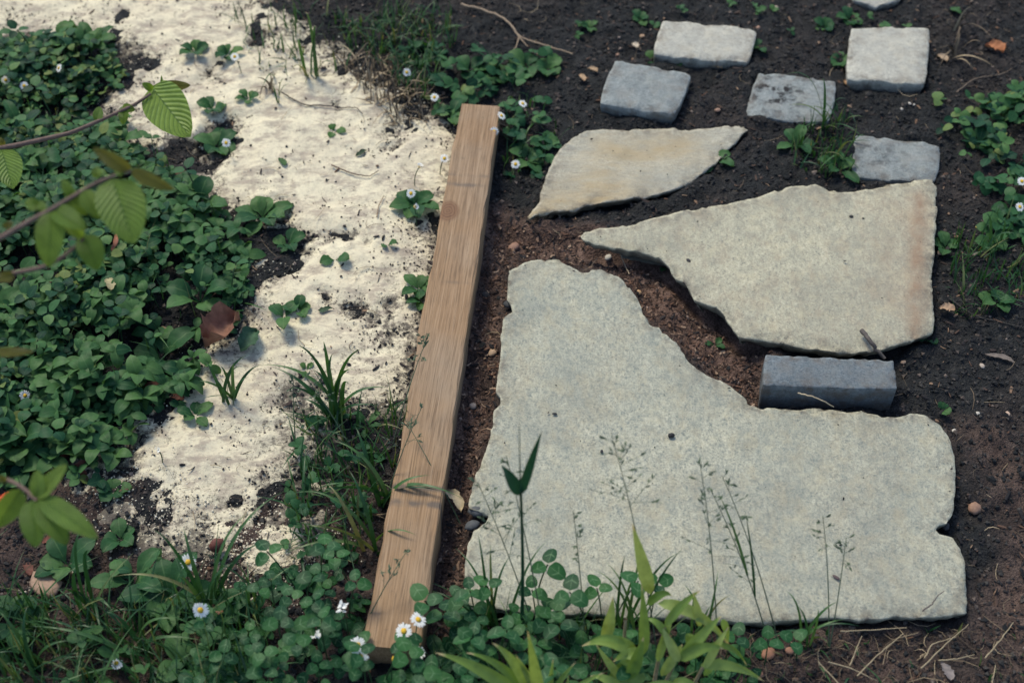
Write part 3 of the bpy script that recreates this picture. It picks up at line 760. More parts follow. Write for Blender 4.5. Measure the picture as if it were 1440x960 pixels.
# specks lying on the slabs
pts = spread(9000); on = np.zeros(len(pts), bool)
for P in (PB, PR, PL): on |= sdist(pts[:, 0], pts[:, 1], P) > .006
pts = pts[on]; nd = np.min([np.abs(sdist(pts[:, 0], pts[:, 1], P)) for P in (PB, PR, PL)], 0); pts = pts[rng.random(len(pts)) < .10 + .9 * np.exp(-nd / .012) * (fbm(pts[:, 0], pts[:, 1], 9, 2, 33) > 0)][:520]
def slab_z(x, y):
    z = np.full(len(x), Z_BIG); r_ = sdist(x, y, PR) > -.01
    z[r_] = Z_RIGHT + .004 * (x[r_] - PR[:, 0].mean()) + .01 * (y[r_] - PR[:, 1].mean())
    l_ = sdist(x, y, PL) > -.01; z[l_] = Z_LEFT
    return z
lumps("slab_specks", pts, sizes(len(pts), .0007, .0022, 3), M["crumb"], "tiny dark specks of soil lying on the slabs", "soil specks", .0, (1.4, .8, .5), slab_z)

# ------------------------------------------------------------------ foliage templates
def leaf_tmpl(w0, a=.8, b=.7, n=6, fold=.2, arch=.15, nc=3, cup=0.0):
    t = np.linspace(0, 1, n)
    P = np.column_stack([np.zeros(n), t, arch * np.sin(t * math.pi * .9) * .6 - arch * .6 * t * t])
    V, F, U = ribbon(P, leaf_w(n, w0, a, b), (1, 0, 0), fold, nc)
    return V, F, U
COVER_T = [leaf_tmpl(.44, .72, .55, 6, .06, .16), leaf_tmpl(.38, .8, .6, 6, .16, .06), leaf_tmpl(.47, .7, .55, 6, -.05, .2)]
def leaf_axes(az, el, roll):
    Yd = np.stack([np.cos(az) * np.cos(el), np.sin(az) * np.cos(el), np.sin(el)], 1)
    X0 = np.stack([-np.sin(az), np.cos(az), np.zeros_like(az)], 1)
    Z0 = np.cross(X0, Yd)
    Z0 = np.where(Z0[:, 2:] < 0, -Z0, Z0); X0 = np.cross(Yd, Z0)
    X = X0 * np.cos(roll)[:, None] + Z0 * np.sin(roll)[:, None]
    return X, Yd, np.cross(X, Yd)
def carpet(name, P, dens, hmin, hmax, ls, mat, label, cat, seed, tm=COVER_T, clump=9, thr=-.45, stems=True, edge=.0, nleaf=3):
    lo, hi = P.min(0), P.max(0)
    N_ = int((hi[0] - lo[0]) * (hi[1] - lo[1]) * dens)
    p = spread(N_, lo[0], hi[0], lo[1], hi[1])
    sd = sdist(p[:, 0], p[:, 1], P) + .03 * fbm(p[:, 0], p[:, 1], 11, 3, seed)
    cl = fbm(p[:, 0], p[:, 1], clump, 3, seed + 1)
    k = (sd > edge) & (cl > thr + rng.normal(size=N_) * .12) & free(p[:, 0], p[:, 1], .008)
    p, sd, cl = p[k], sd[k], cl[k]
    h = hmin + (hmax - hmin) * np.clip(.45 + .45 * cl + rng.normal(size=len(p)) * .22, 0, 1) * sst(-.01, .06, sd)
    base = np.column_stack([p, surf_z(p[:, 0], p[:, 1])])
    Vs, Fs, Us, Rs, n = [], [], [], [], 0
    top = base + np.column_stack([rng.normal(size=(len(p), 2)) * .008, h])
    az0 = rng.uniform(0, 6.28, len(p)); r0 = rng.random(len(p))
    for q in range(nleaf):
        s = rng.random(len(p)) < (1 if q < 2 else .85)
        az = az0 + q * 6.283 / nleaf + rng.normal(size=len(p)) * .25; el = rng.normal(size=len(p)) * .32 + .05
        X, Y, Z = leaf_axes(az, el, rng.normal(size=len(p)) * .3)
        sc = ls * rng.uniform(.6, 1.25, len(p))
        for j, t_ in enumerate(tm):
            ss = s & (np.arange(len(p)) % len(tm) == j)
            V, F, U = scatter(t_, X[ss], Y[ss], Z[ss], top[ss], sc[ss])
            Vs.append(V); Fs.append(F + n); Us.append(U); n += len(V)
            Rs.append(np.repeat(np.clip((r0[ss] * .6 + .3 * rng.random(ss.sum())) * .8 + .12 * np.clip(h[ss] / hmax, 0, 1) + .22 * fbm(p[ss, 0], p[ss, 1], 7, 3, seed + 5), 0, .99), len(t_[0])))
    me = mk_mesh(name, np.vstack(Vs), np.vstack(Fs), mat, np.vstack(Us), np.concatenate(Rs))
    o = tag(link(name, me), label, cat, kind="stuff")
    return p, h
# grass as ground cover: short blades
def blades(name, P, N_, hl, mat, label, seed, lean=.5, wd=.0016):
    lo, hi = P.min(0), P.max(0)
    p = spread(N_ * 3, lo[0], hi[0], lo[1], hi[1])
    p = p[(sdist(p[:, 0], p[:, 1], P) + .02 * fbm(p[:, 0], p[:, 1], 14, 3, seed) > 0) & free(p[:, 0], p[:, 1], .006)][:N_]
    t = np.linspace(0, 1, 6)
    Vs, Fs, Us, n = [], [], [], 0
    for k in range(8):
        s = np.arange(k, len(p), 8)
        bnd = rng.uniform(.1, 1.0)
        P0 = np.column_stack([np.zeros(6), bnd * t ** 2 * .7, t - .35 * bnd * t ** 2])
        V, F, U = ribbon(P0, np.ones(6), (1, 0, 0), .3)
        Wt = blade_w(6, 1.0)
        C = np.repeat(P0, 3, 0); off = (V - C) * np.repeat(Wt, 3)[:, None]
        az = rng.uniform(0, 6.28, len(s)); ln_ = lean * rng.normal(size=len(s))
        X = np.stack([np.cos(az), np.sin(az), np.zeros_like(az)], 1)
        Y0 = np.stack([-np.sin(az), np.cos(az), np.zeros_like(az)], 1); up = np.array((0, 0, 1.0))
        Z = nrm(up + Y0 * ln_[:, None]); Y = np.cross(Z, X)
        h = hl[0] + (hl[1] - hl[0]) * rng.random(len(s)) ** 1.4; w_ = wd * rng.uniform(.6, 1.3, len(s))
        loc = np.column_stack([p[s], surf_z(p[s, 0], p[s, 1]) - .002])
        W0 = loc[:, None]
        for ax, A in ((0, X), (1, Y), (2, Z)):
            W0 = W0 + (C[None, :, ax:ax + 1] * h[:, None, None] + off[None, :, ax:ax + 1] * w_[:, None, None]) * A[:, None]
        Vs.append(W0.reshape(-1, 3)); Fs.append((F[None] + (np.arange(len(s)) * len(V))[:, None, None]).reshape(-1, 4) + n); n += len(s) * len(V)
        Us.append(np.tile(U, (len(s), 1)))
    V = np.vstack(Vs)
    me = mk_mesh(name, V, np.vstack(Fs), mat, np.vstack(Us), np.repeat(rng.random(len(V) // 18), 18))
    return tag(link(name, me), label, "grass", kind="stuff")
carpet("ground_cover", BED, 10500, .004, .045, .0135, M["cover"], "dense mat of small round green leaves covering the left side", "ground cover", 201, clump=11, thr=-.26)
carpet("ground_cover", BED, 2200, .015, .058, .024, M["weed"], "larger lighter weed leaves mixed through the green mat at the left", "ground cover", 203, tm=[leaf_tmpl(.30, .85, .7, 7, .15, .25), leaf_tmpl(.36, .75, .6, 7, .1, .3)], clump=9, thr=-.05, nleaf=4)
blades("grass", BED, 260, (.04, .10), M["grass"], "thin grass growing through the green mat at the left", 341, .6, .0013)
carpet("ground_cover", poly([(-60,640),(60,600),(150,600),(150,690),(60,720),(-60,720)]), 2500, .006, .04, .017, M["cover"], "sparser green leaves below the dense mat at the left edge", "ground cover", 207)
carpet("ground_cover", poly([(575,75),(640,62),(720,62),(790,80),(790,150),(735,165),(700,145),(640,150),(610,185),(600,150)]), 2300, .004, .03, .018, M["cover"], "leafy green mat behind the far end of the timber", "ground cover", 211, clump=16, thr=.05)
carpet("ground_cover", poly([(712,160),(745,170),(790,175),(780,225),(745,260),(712,290),(704,230)]), 2300, .004, .03, .016, M["cover"], "green leaves beside the far end of the timber, next to the small slab", "ground cover", 213, clump=12, thr=-.3)
carpet("ground_cover", poly([(1345,165),(1400,125),(1480,110),(1500,260),(1420,250),(1350,235)]), 3000, .006, .04, .019, M["cover"], "patchy green leaves on dark soil right of the setts", "ground cover", 217, clump=13, thr=-.3)
carpet("ground_cover", poly([(1360,270),(1440,250),(1500,260),(1500,400),(1410,350),(1380,330)]), 2600, .006, .05, .02, M["cover"], "patchy green leaves at the right edge beside the slab", "ground cover", 219, clump=13, thr=-.25)
FG = poly([(652,830),(700,842),(790,842),(850,840),(960,868),(1010,905),(1060,1010),(600,1010),(598,925),(625,900)])
CLT = [leaf_tmpl(.42, .66, .5, 7, .05, .1), leaf_tmpl(.40, .7, .5, 7, .2, .05)]
carpet("ground_cover", FG, 2300, .004, .028, .019, M["clover"], "low clover leaves in shade under the foreground plants", "ground cover", 223, tm=CLT, thr=-.9)
carpet("ground_cover", poly([(390,830),(450,812),(505,800),(505,925),(600,930),(640,1010),(240,1010),(260,930)]), 2000, .004, .035, .017, M["clover"], "low clover leaves in the lower left foreground", "ground cover", 227, tm=CLT, thr=-.8)
carpet("ground_cover", poly([(-60,830),(120,800),(250,790),(400,840),(390,880),(240,1010),(-60,1010)]), 650, .006, .04, .017, M["weed"], "scattered weed leaves in the bottom left corner", "ground cover", 229, thr=-.3)
carpet("ground_cover", poly([(410,640),(470,600),(560,590),(548,640),(530,740),(515,800),(470,800),(400,780)]), 1200, .006, .04, .013, M["cover"], "small dark leaves under the grass tuft beside the timber", "ground cover", 233, thr=-.5)
carpet("ground_cover", poly([(790,60),(900,40),(1000,90),(1190,90),(1340,60),(1345,10),(900,-10),(790,20)]), 420, .004, .016, .012, M["weed"], "tiny seedlings scattered on the dark soil around the setts", "seedlings", 239, clump=16, thr=.15)

blades("grass", poly([(-60,830),(200,850),(360,830),(430,880),(330,1010),(-60,1010)]), 800, (.03, .12), M["grass"], "loose grass growing in the bottom left corner", 301, .7)
blades("grass", poly([(470,30),(560,20),(625,30),(640,70),(610,110),(600,150),(540,95),(480,70)]), 420, (.02, .065), M["grass"], "green grass growing at the far edge of the sand", 303, .4)
blades("grass", poly([(430,600),(500,570),(565,570),(540,690),(515,800),(400,790),(410,700)]), 260, (.025, .10), M["grass"], "thick grass growing along the timber beside the sand", 305, .6)
blades("grass", FG, 240, (.03, .13), M["grass"], "thin grass growing among the foreground clover", 307, .5, .0011)
blades("grass", poly([(1110,165),(1200,150),(1210,235),(1180,260),(1110,235)]), 130, (.02, .07), M["grass"], "grass growing between the two grey setts above the right slab", 309, .6)
blades("grass", poly([(1340,340),(1440,300),(1470,430),(1345,450)]), 220, (.015, .07), M["grass"], "thin grass growing on dark soil right of the rusty slab edge", 311, .6)
blades("grass", poly([(1000,885),(1440,885),(1480,1000),(1000,1000)]), 60, (.015, .05), M["grass"], "a few short grass growing on the litter below the big slab", 313, .7)
blades("grass", poly([(680,60),(790,170),(790,230),(715,250),(700,160)]), 60, (.02, .06), M["grass"], "grass growing among leaves by the far end of the timber", 315, .6)
blades("grass", poly([(330,20),(470,20),(490,120),(390,130),(340,90)]), 90, (.02, .08), M["grass"], "sparse grass growing on the far part of the sand", 317, .5)
blades("straw", poly([(470,85),(560,110),(610,165),(560,180),(500,130)]), 220, (.02, .06), M["straw"], "dead straw at the far edge of the sand", 321, 1.2)

# ------------------------------------------------------------------ clover sprigs one can pick apart
def sprig_proto(seed, mat, ls, h, tm):
    r = random.Random(seed)
    root = thing("clover_sprig", "", "clover", (0, 0, 0))
    bx, by = r.uniform(-.25, .25) * h, r.uniform(-.25, .25) * h
    V, F, U = tube(bez((0, 0, -.004), (bx * .2, by * .2, h * .6), (bx, by, h), 6), .0009, 5)
    link("stem", mk_mesh("sprig_stem", V, F, M["stem"], U), root)
    a0 = r.uniform(0, 6.28)
    V0, F0, U0 = tm[seed % len(tm)]
    lm = mk_mesh("leaflet", V0 * ls, F0, mat, U0, np.full(len(V0), r.random()))
    for q in range(3):
        o = link("leaflet", lm, root)
        az = a0 + q * 2.094 + r.uniform(-.2, .2); el = r.uniform(-.15, .35)
        X, Y, Z = leaf_axes(np.array([az]), np.array([el]), np.array([r.uniform(-.3, .3)]))
        m_ = Matrix((X[0], Y[0], Z[0])).transposed()
        o.location = Vector((bx, by, h)) + Vector(Y[0]) * .002
        o.rotation_euler = m_.to_euler(); o.scale = (r.uniform(.85, 1.12),) * 3
    return root
def kill(root):
    for c in list(root.children): bpy.data.objects.remove(c)
    bpy.data.objects.remove(root)
CL2 = [leaf_tmpl(.42, .66, .5, 9, .05, .1, 5), leaf_tmpl(.40, .7, .5, 9, .22, .05, 5)]
protos = [sprig_proto(i, M["clover"], .0195, h, CL2) for i, h in enumerate((.045, .06, .075, .09, .105))]
def place(protos, pts, lab, grp, sc=(.8, 1.15)):
    for p in pts:
        r = random.choice(protos)
        copy_thing(r, p, random.uniform(0, 6.28), random.uniform(*sc), lab, grp, (random.uniform(-.15, .15), random.uniform(-.15, .15)))
def pick(P, N_, m=.0):
    lo, hi = P.min(0), P.max(0)
    p = spread(N_ * 30, lo[0], hi[0], lo[1], hi[1])
    p = p[(sdist(p[:, 0], p[:, 1], P) > m) & free(p[:, 0], p[:, 1], .012)]
    out = []
    for q in p:
        if all((q[0] - o[0]) ** 2 + (q[1] - o[1]) ** 2 > .00045 for o in out): out.append(q)
        if len(out) >= N_: break
    return [(float(a[0]), float(a[1]), gz(a[0], a[1])) for a in out]
place(protos, pick(poly([(640,835),(700,846),(790,846),(850,850),(870,900),(850,1000),(600,1005),(598,930),(625,905)]), 75), "clover sprig with pale arcs on its leaflets in the clump below the big slab", "clover sprigs below the big slab")
place(protos, pick(poly([(400,835),(500,815),(505,925),(600,935),(630,1000),(250,1000),(270,935)]), 40), "clover sprig with pale arcs on its leaflets left of the near timber end", "clover sprigs left of the timber end", (.7, 1.05))
small = [sprig_proto(20 + i, M["cover"], .0165, h, COVER_T) for i, h in enumerate((.04, .05, .06))]
place(small, pick(BED, 170, .02), "small round leaved sprig standing up in the green mat at the left", "sprigs in the green mat", (.8, 1.3))
one = {}
for nm, px, py, h, lab in (("a", 604, 812, .075, "tall clover sprig leaning over the near right side of the timber"),
                           ("b", 752, 800, .10, "clover sprig standing free against the big slab, beside the dark reed"),
                           ("c", 800, 835, .08, "clover sprig in front of the big slab right of the dark reed"),
                           ("d", 1040, 862, .05, "small clover sprig at the bottom edge of the big slab"),
                           ("e", 1120, 872, .035, "little clover sprig at the slab bottom edge beside the thin grasses"),
                           ("g", 668, 815, .10, "clover sprig at the lower left corner of the big slab"), ("h", 700, 822, .10, "clover sprig left of the dark reed foot"), ("i", 846, 830, .10, "clover sprig left of the dwarf bamboo clump"), ("j", 912, 828, .09, "clover sprig behind the tall bamboo leaf"),
                           ("f", 1075, 880, .03, "low clover sprig at the foot of the branching grass")):
    g = ag(px, py + 55)
    copy_thing(protos[min(4, max(0, int((h - .045) / .015)))], (g.x, g.y, g.z), random.uniform(0, 6), 1.2 if nm in "ab" else 1.0, lab, "clover sprigs on their own")
for r_ in protos + small: kill(r_)

# ------------------------------------------------------------------ rosettes and weeds
def rosette(px, py, n, ln, wd, label, mat="weed", el=(.15, .7), name="weed_rosette", cat="weed", a=.95, b=.7, seed=0, az=None, pet=.25, flat=False):
    r = random.Random(seed + int(px * 7 + py))
    g = ag(px, py)
    root = thing(name, label, cat, g)
    a0 = r.uniform(0, 6.28)
    for k in range(n):
        t = (a0 + k * 2.4) if az is None else az[k]
        e = r.uniform(*el); l = ln * r.uniform(.65, 1.1)
        d = np.array((math.cos(t), math.sin(t), 0)); up = np.array((0, 0, 1.0))
        p0 = np.array((0, 0, -.002)); p1 = d * l * .5 * math.cos(e) + up * l * (math.sin(e) * .8 + .12); p2 = d * l * math.cos(e * .7) + up * l * math.sin(e) * .75
        P = bez(p0, p1, p2, 9)
        tt_ = np.linspace(0, 1, 9)
        Wl = np.where(tt_ < pet, .09 * wd, wd * np.maximum(np.sin(math.pi * np.clip((tt_ - pet * .8) / (1 - pet * .8), 0, 1) ** a), 0) ** b + wd * .02)
        V, F, U = ribbon(P, Wl, np.cross(d, up) + up * r.uniform(-.25, .25), r.uniform(.1, .35), 5)
        V = V + np.column_stack([np.zeros(len(V)), np.zeros(len(V)), .0012 * np.sin(U[:, 1] * 30 + U[:, 0] * 9)])
        link("leaf", mk_mesh("rosette_leaf", V, F, M[mat], U, np.full(len(V), r.random())), root)
    return root
ROS = [
 (228,505,6,.062,.017,"broad plantain rosette at the edge of the mat above the bare bark soil"),
 (222,470,4,.045,.013,"smaller broad leaved weed behind the plantain rosette"),
 (370,308,8,.050,.013,"leafy weed clump alone on the sand near its middle"),
 (405,345,5,.035,.010,"low weed on the soil patch below the leafy clump on sand"),
 (585,290,9,.045,.012,"daisy rosette tucked against the left side of the timber"),
 (590,408,6,.035,.009,"dark little weed against the timber at mid length"),
 (596,425,4,.028,.008,"weed leaf lying by the timber below the dark little weed"),
 (400,447,3,.045,.011,"pale upright weed leaf standing at the sand edge"),
 (420,438,4,.026,.009,"small flat weed on sand right of the pale upright leaf"),
 (472,365,2,.026,.010,"single round seedling on the sand left of the timber"),
 (305,208,7,.040,.013,"daisy rosette on the sand right of the hanging ribbed leaf"),
 (300,155,6,.035,.010,"weed above the daisy rosette on the far sand"),
 (275,75,5,.035,.010,"leafy weed on the far sand near the top left"),
 (320,78,5,.032,.009,"dark weed on the far sand beside the dry tuft"),
 (350,140,5,.026,.007,"small weed by the tan dry tuft on the sand"),
 (25,660,7,.055,.014,"weed rosette at the left edge above the low shrub twig"),
 (90,600,7,.05,.013,"round leaved rosette at the lower end of the green mat"),
 (140,570,6,.04,.012,"rosette at the corner of the green mat by the crumbly sand"),
 (95,795,6,.045,.013,"broad leaved weed right of the lower shrub twig"),
 (30,875,6,.05,.014,"weed with broad leaves at the bottom left corner"),
 (170,760,5,.034,.011,"weed on sandy soil in the lower left, below the twig leaves"),
 (160,690,5,.026,.010,"small weed on the crumbly sand right of the twig leaves"),
 (190,820,6,.055,.012,"upright weed on the soil left of the two daisies"),
 (240,840,8,.062,.015,"large daisy rosette carrying two open daisies in the lower left"),
 (310,860,6,.045,.013,"rosette right of the large daisy rosette"),
 (265,945,4,.05,.016,"spoon shaped leaves at the bottom edge left of the clover"),
 (740,225,7,.042,.011,"rosette between the far timber and the small yellowish slab"),
 (765,205,6,.034,.010,"weed touching the left corner of the small yellowish slab"),
 (700,110,6,.038,.014,"broad green clump behind the far timber end"),
 (740,95,6,.038,.014,"broad leaved clump right behind the timber on dark soil"),
 (660,100,5,.036,.013,"broad leaved clump left of the far timber end"),
 (770,100,5,.035,.014,"outlying leafy clump on the dark soil near the grey sett"),
 (635,165,4,.035,.011,"two bright leaves at the left of the far timber end"),
 (1003,228,4,.045,.010,"seedling growing over the point of the yellowish slab"),
 (920,88,6,.026,.009,"row of leaves between the pale and the grey sett"),
 (950,90,5,.024,.009,"leaves in the joint below the pale left sett"),
 (1035,92,5,.024,.008,"little weed at the lower right corner of the pale left sett"),
 (1065,68,4,.022,.008,"tiny weed at the right side of the pale left sett"),
 (1180,88,5,.028,.010,"weed at the left side of the pale right sett"),
 (1195,30,6,.030,.010,"leafy weed above the pale right sett"),
 (1160,40,5,.026,.009,"bright weed left of the leaves above the right sett"),
 (900,28,5,.024,.008,"weed on dark soil above the pale left sett"),
 (830,40,5,.022,.007,"small weed on dark soil left of the top setts"),
 (1120,205,5,.04,.010,"weed between the blotched sett and the right slab"),
 (1180,240,5,.04,.009,"upright weed above the top edge of the right slab"),
 (1330,350,4,.03,.010,"little weed with a tan leaf by the rusty slab edge"),
 (1395,345,6,.035,.011,"weed with round leaves at the right edge beside the slab"),
 (1400,425,5,.030,.010,"weed on dark soil near the right edge, level with the brick"),
 (1303,478,3,.026,.009,"seedling at the lower right corner of the rusty slab"),
 (1325,578,2,.020,.008,"bright seedling on soil right of the brick"),
 (1425,300,5,.04,.014,"leafy weed cut by the right edge of the picture"),
 (1375,205,6,.035,.012,"weed right of the low grey sett"),
 (1410,165,6,.035,.012,"weed at the upper right edge of the picture"),
 (935,375,3,.020,.005,"tiny weed under the edge of the right slab"),
 (1012,430,3,.020,.004,"tiny sprout on the lower edge of the right slab"),
 (1005,485,3,.022,.005,"tiny weed in the brown gap between the two big slabs"),
 (275,585,5,.03,.008,"small ragged weed on sand below the grass tuft"),
 (470,185,3,.022,.007,"small plucked weed on the far sand"),
 (545,345,2,.016,.006,"speck of a seedling on the sand left of the timber"),
 (430,520,3,.016,.004,"small sprout on the bright sand above the big grass"),
 (515,600,5,.03,.005,"feathery weed on the sand right of the big grass"),
]
rb = random.Random(31)
for i, q_ in enumerate(pick(BED, 42, .015)):
    kind = i % 3
    o = rosette(0, 0, (7, 5, 8)[kind], (.055, .062, .045)[kind] * rb.uniform(.8, 1.1), (.009, .016, .012)[kind], 'broad leaved weed growing up through the green mat at the left', seed=900 + i, el=(.45, 1.0), pet=(.12, .35, .3)[kind])
    o.location = (q_[0], q_[1], q_[2] + .012); o['group'] = 'weeds in the green mat'; o.rotation_euler.z = rb.uniform(0, 6)
for i, (px, py, n_, ln_, wd_, lab) in enumerate(ROS): rosette(px, py, n_, ln_, wd_, lab, seed=i)

# ------------------------------------------------------------------ grasses, reeds, bamboo: blades set between two points
def pt(px, py, h):
    """world point h above the ground whose direction passes near a pixel"""
    g = ag(px, py); p = at(px, py, g.z + h); return np.array(p)
def tuft(name, base, tips, w0, mat, label, cat="grass tuft", part="blade", droop=.35, seed=0, group=None, wn=None):
    r = random.Random(seed); g = ag(*base); b = np.array(g)
    root = thing(name, label, cat, g, group)
    for k, t in enumerate(tips):
        px, py, h = t[:3]
        wk = (t[3] if len(t) > 3 else w0)
        tip = np.array(at(px, py, g.z + h))
        off = np.array((r.uniform(-.012, .012), r.uniform(-.012, .012), -.003))
        d = tip - b
        ctrl = b + off + np.array((d[0] * droop, d[1] * droop, max(abs(h), .02) * 1.05 + np.linalg.norm(d[:2]) * .25))
        P = bez(b + off, ctrl, tip, 12) - b
        V, F, U = ribbon(P, blade_w(12, wk), None if r.random() < .6 else np.array((1, r.uniform(-.4, .4), 0)), .3)
        link(part, mk_mesh("blade", V, F, M[mat], U, np.full(len(V), r.random())), root)
    return root
tuft("grass_tuft", (470,590), [(368,513,.07),(415,485,.12),(455,480,.14),(515,490,.12),(468,498,.13),(425,560,.03),(545,545,.06),(530,570,.05),(380,515,.06),(490,540,.1),(440,520,.1),(405,545,.06),(500,520,.1)], .0036, "grass", "tall green grass tuft on the sand left of the timber", seed=2)
tuft("grass_tuft", (320,560), [(290,510,.06),(300,530,.05),(352,498,.07),(340,515,.06),(370,512,.04),(310,515,.06),(330,510,.07),(275,535,.03),(350,530,.05),(285,560,.02)], .0026, "grass", "short grass tuft on the sand below the brown curled leaf", seed=3)
tuft("grass_tuft", (545,705), [(605,668,.06),(620,690,.05),(604,726,.03),(500,600,.10),(470,620,.10),(585,762,.03),(565,820,.01),(440,690,.04),(420,700,.05),(480,640,.1),(650,700,.05)], .0034, "grass", "grass tuft whose blades hang over the timber near the scuff marks", seed=4)
tuft("grass_tuft", (520,770), [(585,752,.05),(564,782,.03),(430,690,.07),(395,780,.03),(460,680,.09),(600,780,.02),(490,660,.1),(410,740,.05)], .003, "grass", "lower grass tuft with arching blades beside the timber", seed=5)
tuft("grass_tuft", (440,110), [(430,20,.14),(420,60,.10),(455,50,.10),(470,90,.05),(410,100,.05),(445,40,.12)], .003, "grass", "upright grass tuft on the far sand near the top", seed=6)
tuft("grass_tuft", (395,140), [(385,120,.04),(408,118,.04),(400,110,.05)], .002, "grass", "tiny grass tuft above the black twig on sand", seed=7)
tuft("grass_tuft", (1165,178), [(1105,105,.10),(1156,110,.09),(1106,148,.04),(1135,150,.05),(1215,195,.03),(1190,140,.06)], .0024, "grass", "grass tuft rising in front of the blotched sett", seed=8)
tuft("grass_tuft", (1185,225), [(1217,190,.06),(1200,200,.05),(1160,215,.03),(1150,240,.02),(1210,240,.02)], .0026, "grass", "grass tuft left of the low grey sett", seed=9)
tuft("grass_tuft", (120,850), [(116,745,.13),(128,775,.12),(108,800,.08),(160,860,.04),(80,830,.06),(145,900,.02)], .0034, "grass", "grass tuft rising below the lower shrub twig", seed=10)
tuft("grass_tuft", (290,850), [(215,745,.13),(258,740,.11),(350,720,.12),(400,690,.1),(380,760,.08),(330,790,.08),(190,830,.05),(160,810,.06),(250,810,.08)], .003, "grass", "grass tuft among the two lower left daisies", seed=11)
tuft("grass_tuft", (200,920), [(100,880,.05),(60,930,.03),(150,860,.08),(250,870,.07),(285,900,.04),(230,960,.02),(130,950,.02),(40,880,.05)], .0032, "grass", "loose grass tuft at the bottom left edge", seed=12)
tuft("grass_tuft", (60,940), [(0,860,.08),(40,850,.09),(100,900,.05),(-10,920,.04),(110,950,.02)], .003, "grass", "grass tuft in the very bottom left corner", seed=13)
tuft("grass_tuft", (700,885), [(672,750,.13),(690,765,.12),(640,770,.08),(770,760,.12),(655,800,.08),(720,780,.1),(605,830,.06),(640,850,.05)], .002, "grass", "thin grass tuft between the timber end and the dark reed", seed=14)
tuft("grass_tuft", (880,890), [(852,790,.10),(880,780,.11),(862,840,.06),(900,800,.1),(835,800,.08),(905,760,.12),(960,775,.1)], .002, "grass", "thin grass tuft behind the dwarf bamboo", seed=15)
tuft("grass_tuft", (1130,905), [(1105,830,.08),(1180,845,.06),(1190,870,.05),(1150,855,.07),(1165,905,.02),(1120,850,.06),(1210,880,.04),(1075,900,.03)], .0022, "grass", "small grass tuft under the bottom edge of the big slab", seed=16)
tuft("grass_tuft", (985,908), [(960,820,.07),(1010,800,.08),(1000,850,.05),(1030,835,.06),(975,840,.06)], .0018, "grass", "thin grass tuft between the bamboo and the slab edge", seed=17)
tuft("grass_tuft", (1345,40), [(1325,15,.04),(1375,25,.05),(1365,10,.05),(1400,60,.02),(1340,70,.02)], .002, "straw", "dry pale grass tuft at the upper right", seed=18, part="stalk")
tuft("grass_tuft", (1345,80), [(1380,60,.04),(1320,95,.02),(1350,45,.04),(1400,95,.02),(1370,100,.01),(1320,70,.03)], .002, "straw", "dry straw tuft right of the pale sett", seed=19, part="stalk")
tuft("grass_tuft", (375,130), [(360,110,.03),(390,112,.03),(365,140,.01),(395,135,.01),(380,105,.04),(355,125,.02)], .002, "straw", "tan dried tuft lying on the far sand", seed=20, part="stalk")
tuft("grass_tuft", (1400,350), [(1385,300,.06),(1410,310,.06),(1375,330,.04),(1430,330,.04)], .0022, "grass", "thin grass tuft at the right edge above the brick level", seed=21)

def reed():
    b = ag(733, 905)
    root = thing("reed_shoot", "dark upright reed shoot with two leaves in front of the big slab", "reed", b)
    b_ = np.array(b); top = np.array(at(732, 692, b.z + .30)); P = np.linspace(b_, top, 10); P[:, 0] += .002 * np.sin(np.linspace(0, 3, 10))
    V, F, U = tube(P - b_, np.linspace(.0026, .0016, 10), 7); link("stem", mk_mesh("reed_stem", V, F, M["dgrass"], U, np.full(len(V), .2)), root)
    for tip, h, wk in (((762, 606), .385, .0050), ((705, 654), .335, .0066)):
        e = np.array(at(*tip, b.z + h)); m_ = (top + e) / 2 + np.array((0, 0, .008))
        P = bez(top - np.array((0, 0, .006)), m_, e, 12) - b_
        V, F, U = ribbon(P, lance_w(12, wk), (1, .15, 0), .35, 5); link("leaf", mk_mesh("reed_leaf", V, F, M["dgrass"], U, np.full(len(V), .5)), root)
    e = np.array(at(730, 595, b.z + .39)); V, F, U = tube(np.linspace(top, e, 5) - b_, np.linspace(.0012, .0003, 5), 5)
    link("spike", mk_mesh("reed_spike", V, F, M["dgrass"], U, np.full(len(V), .3)), root)
reed()

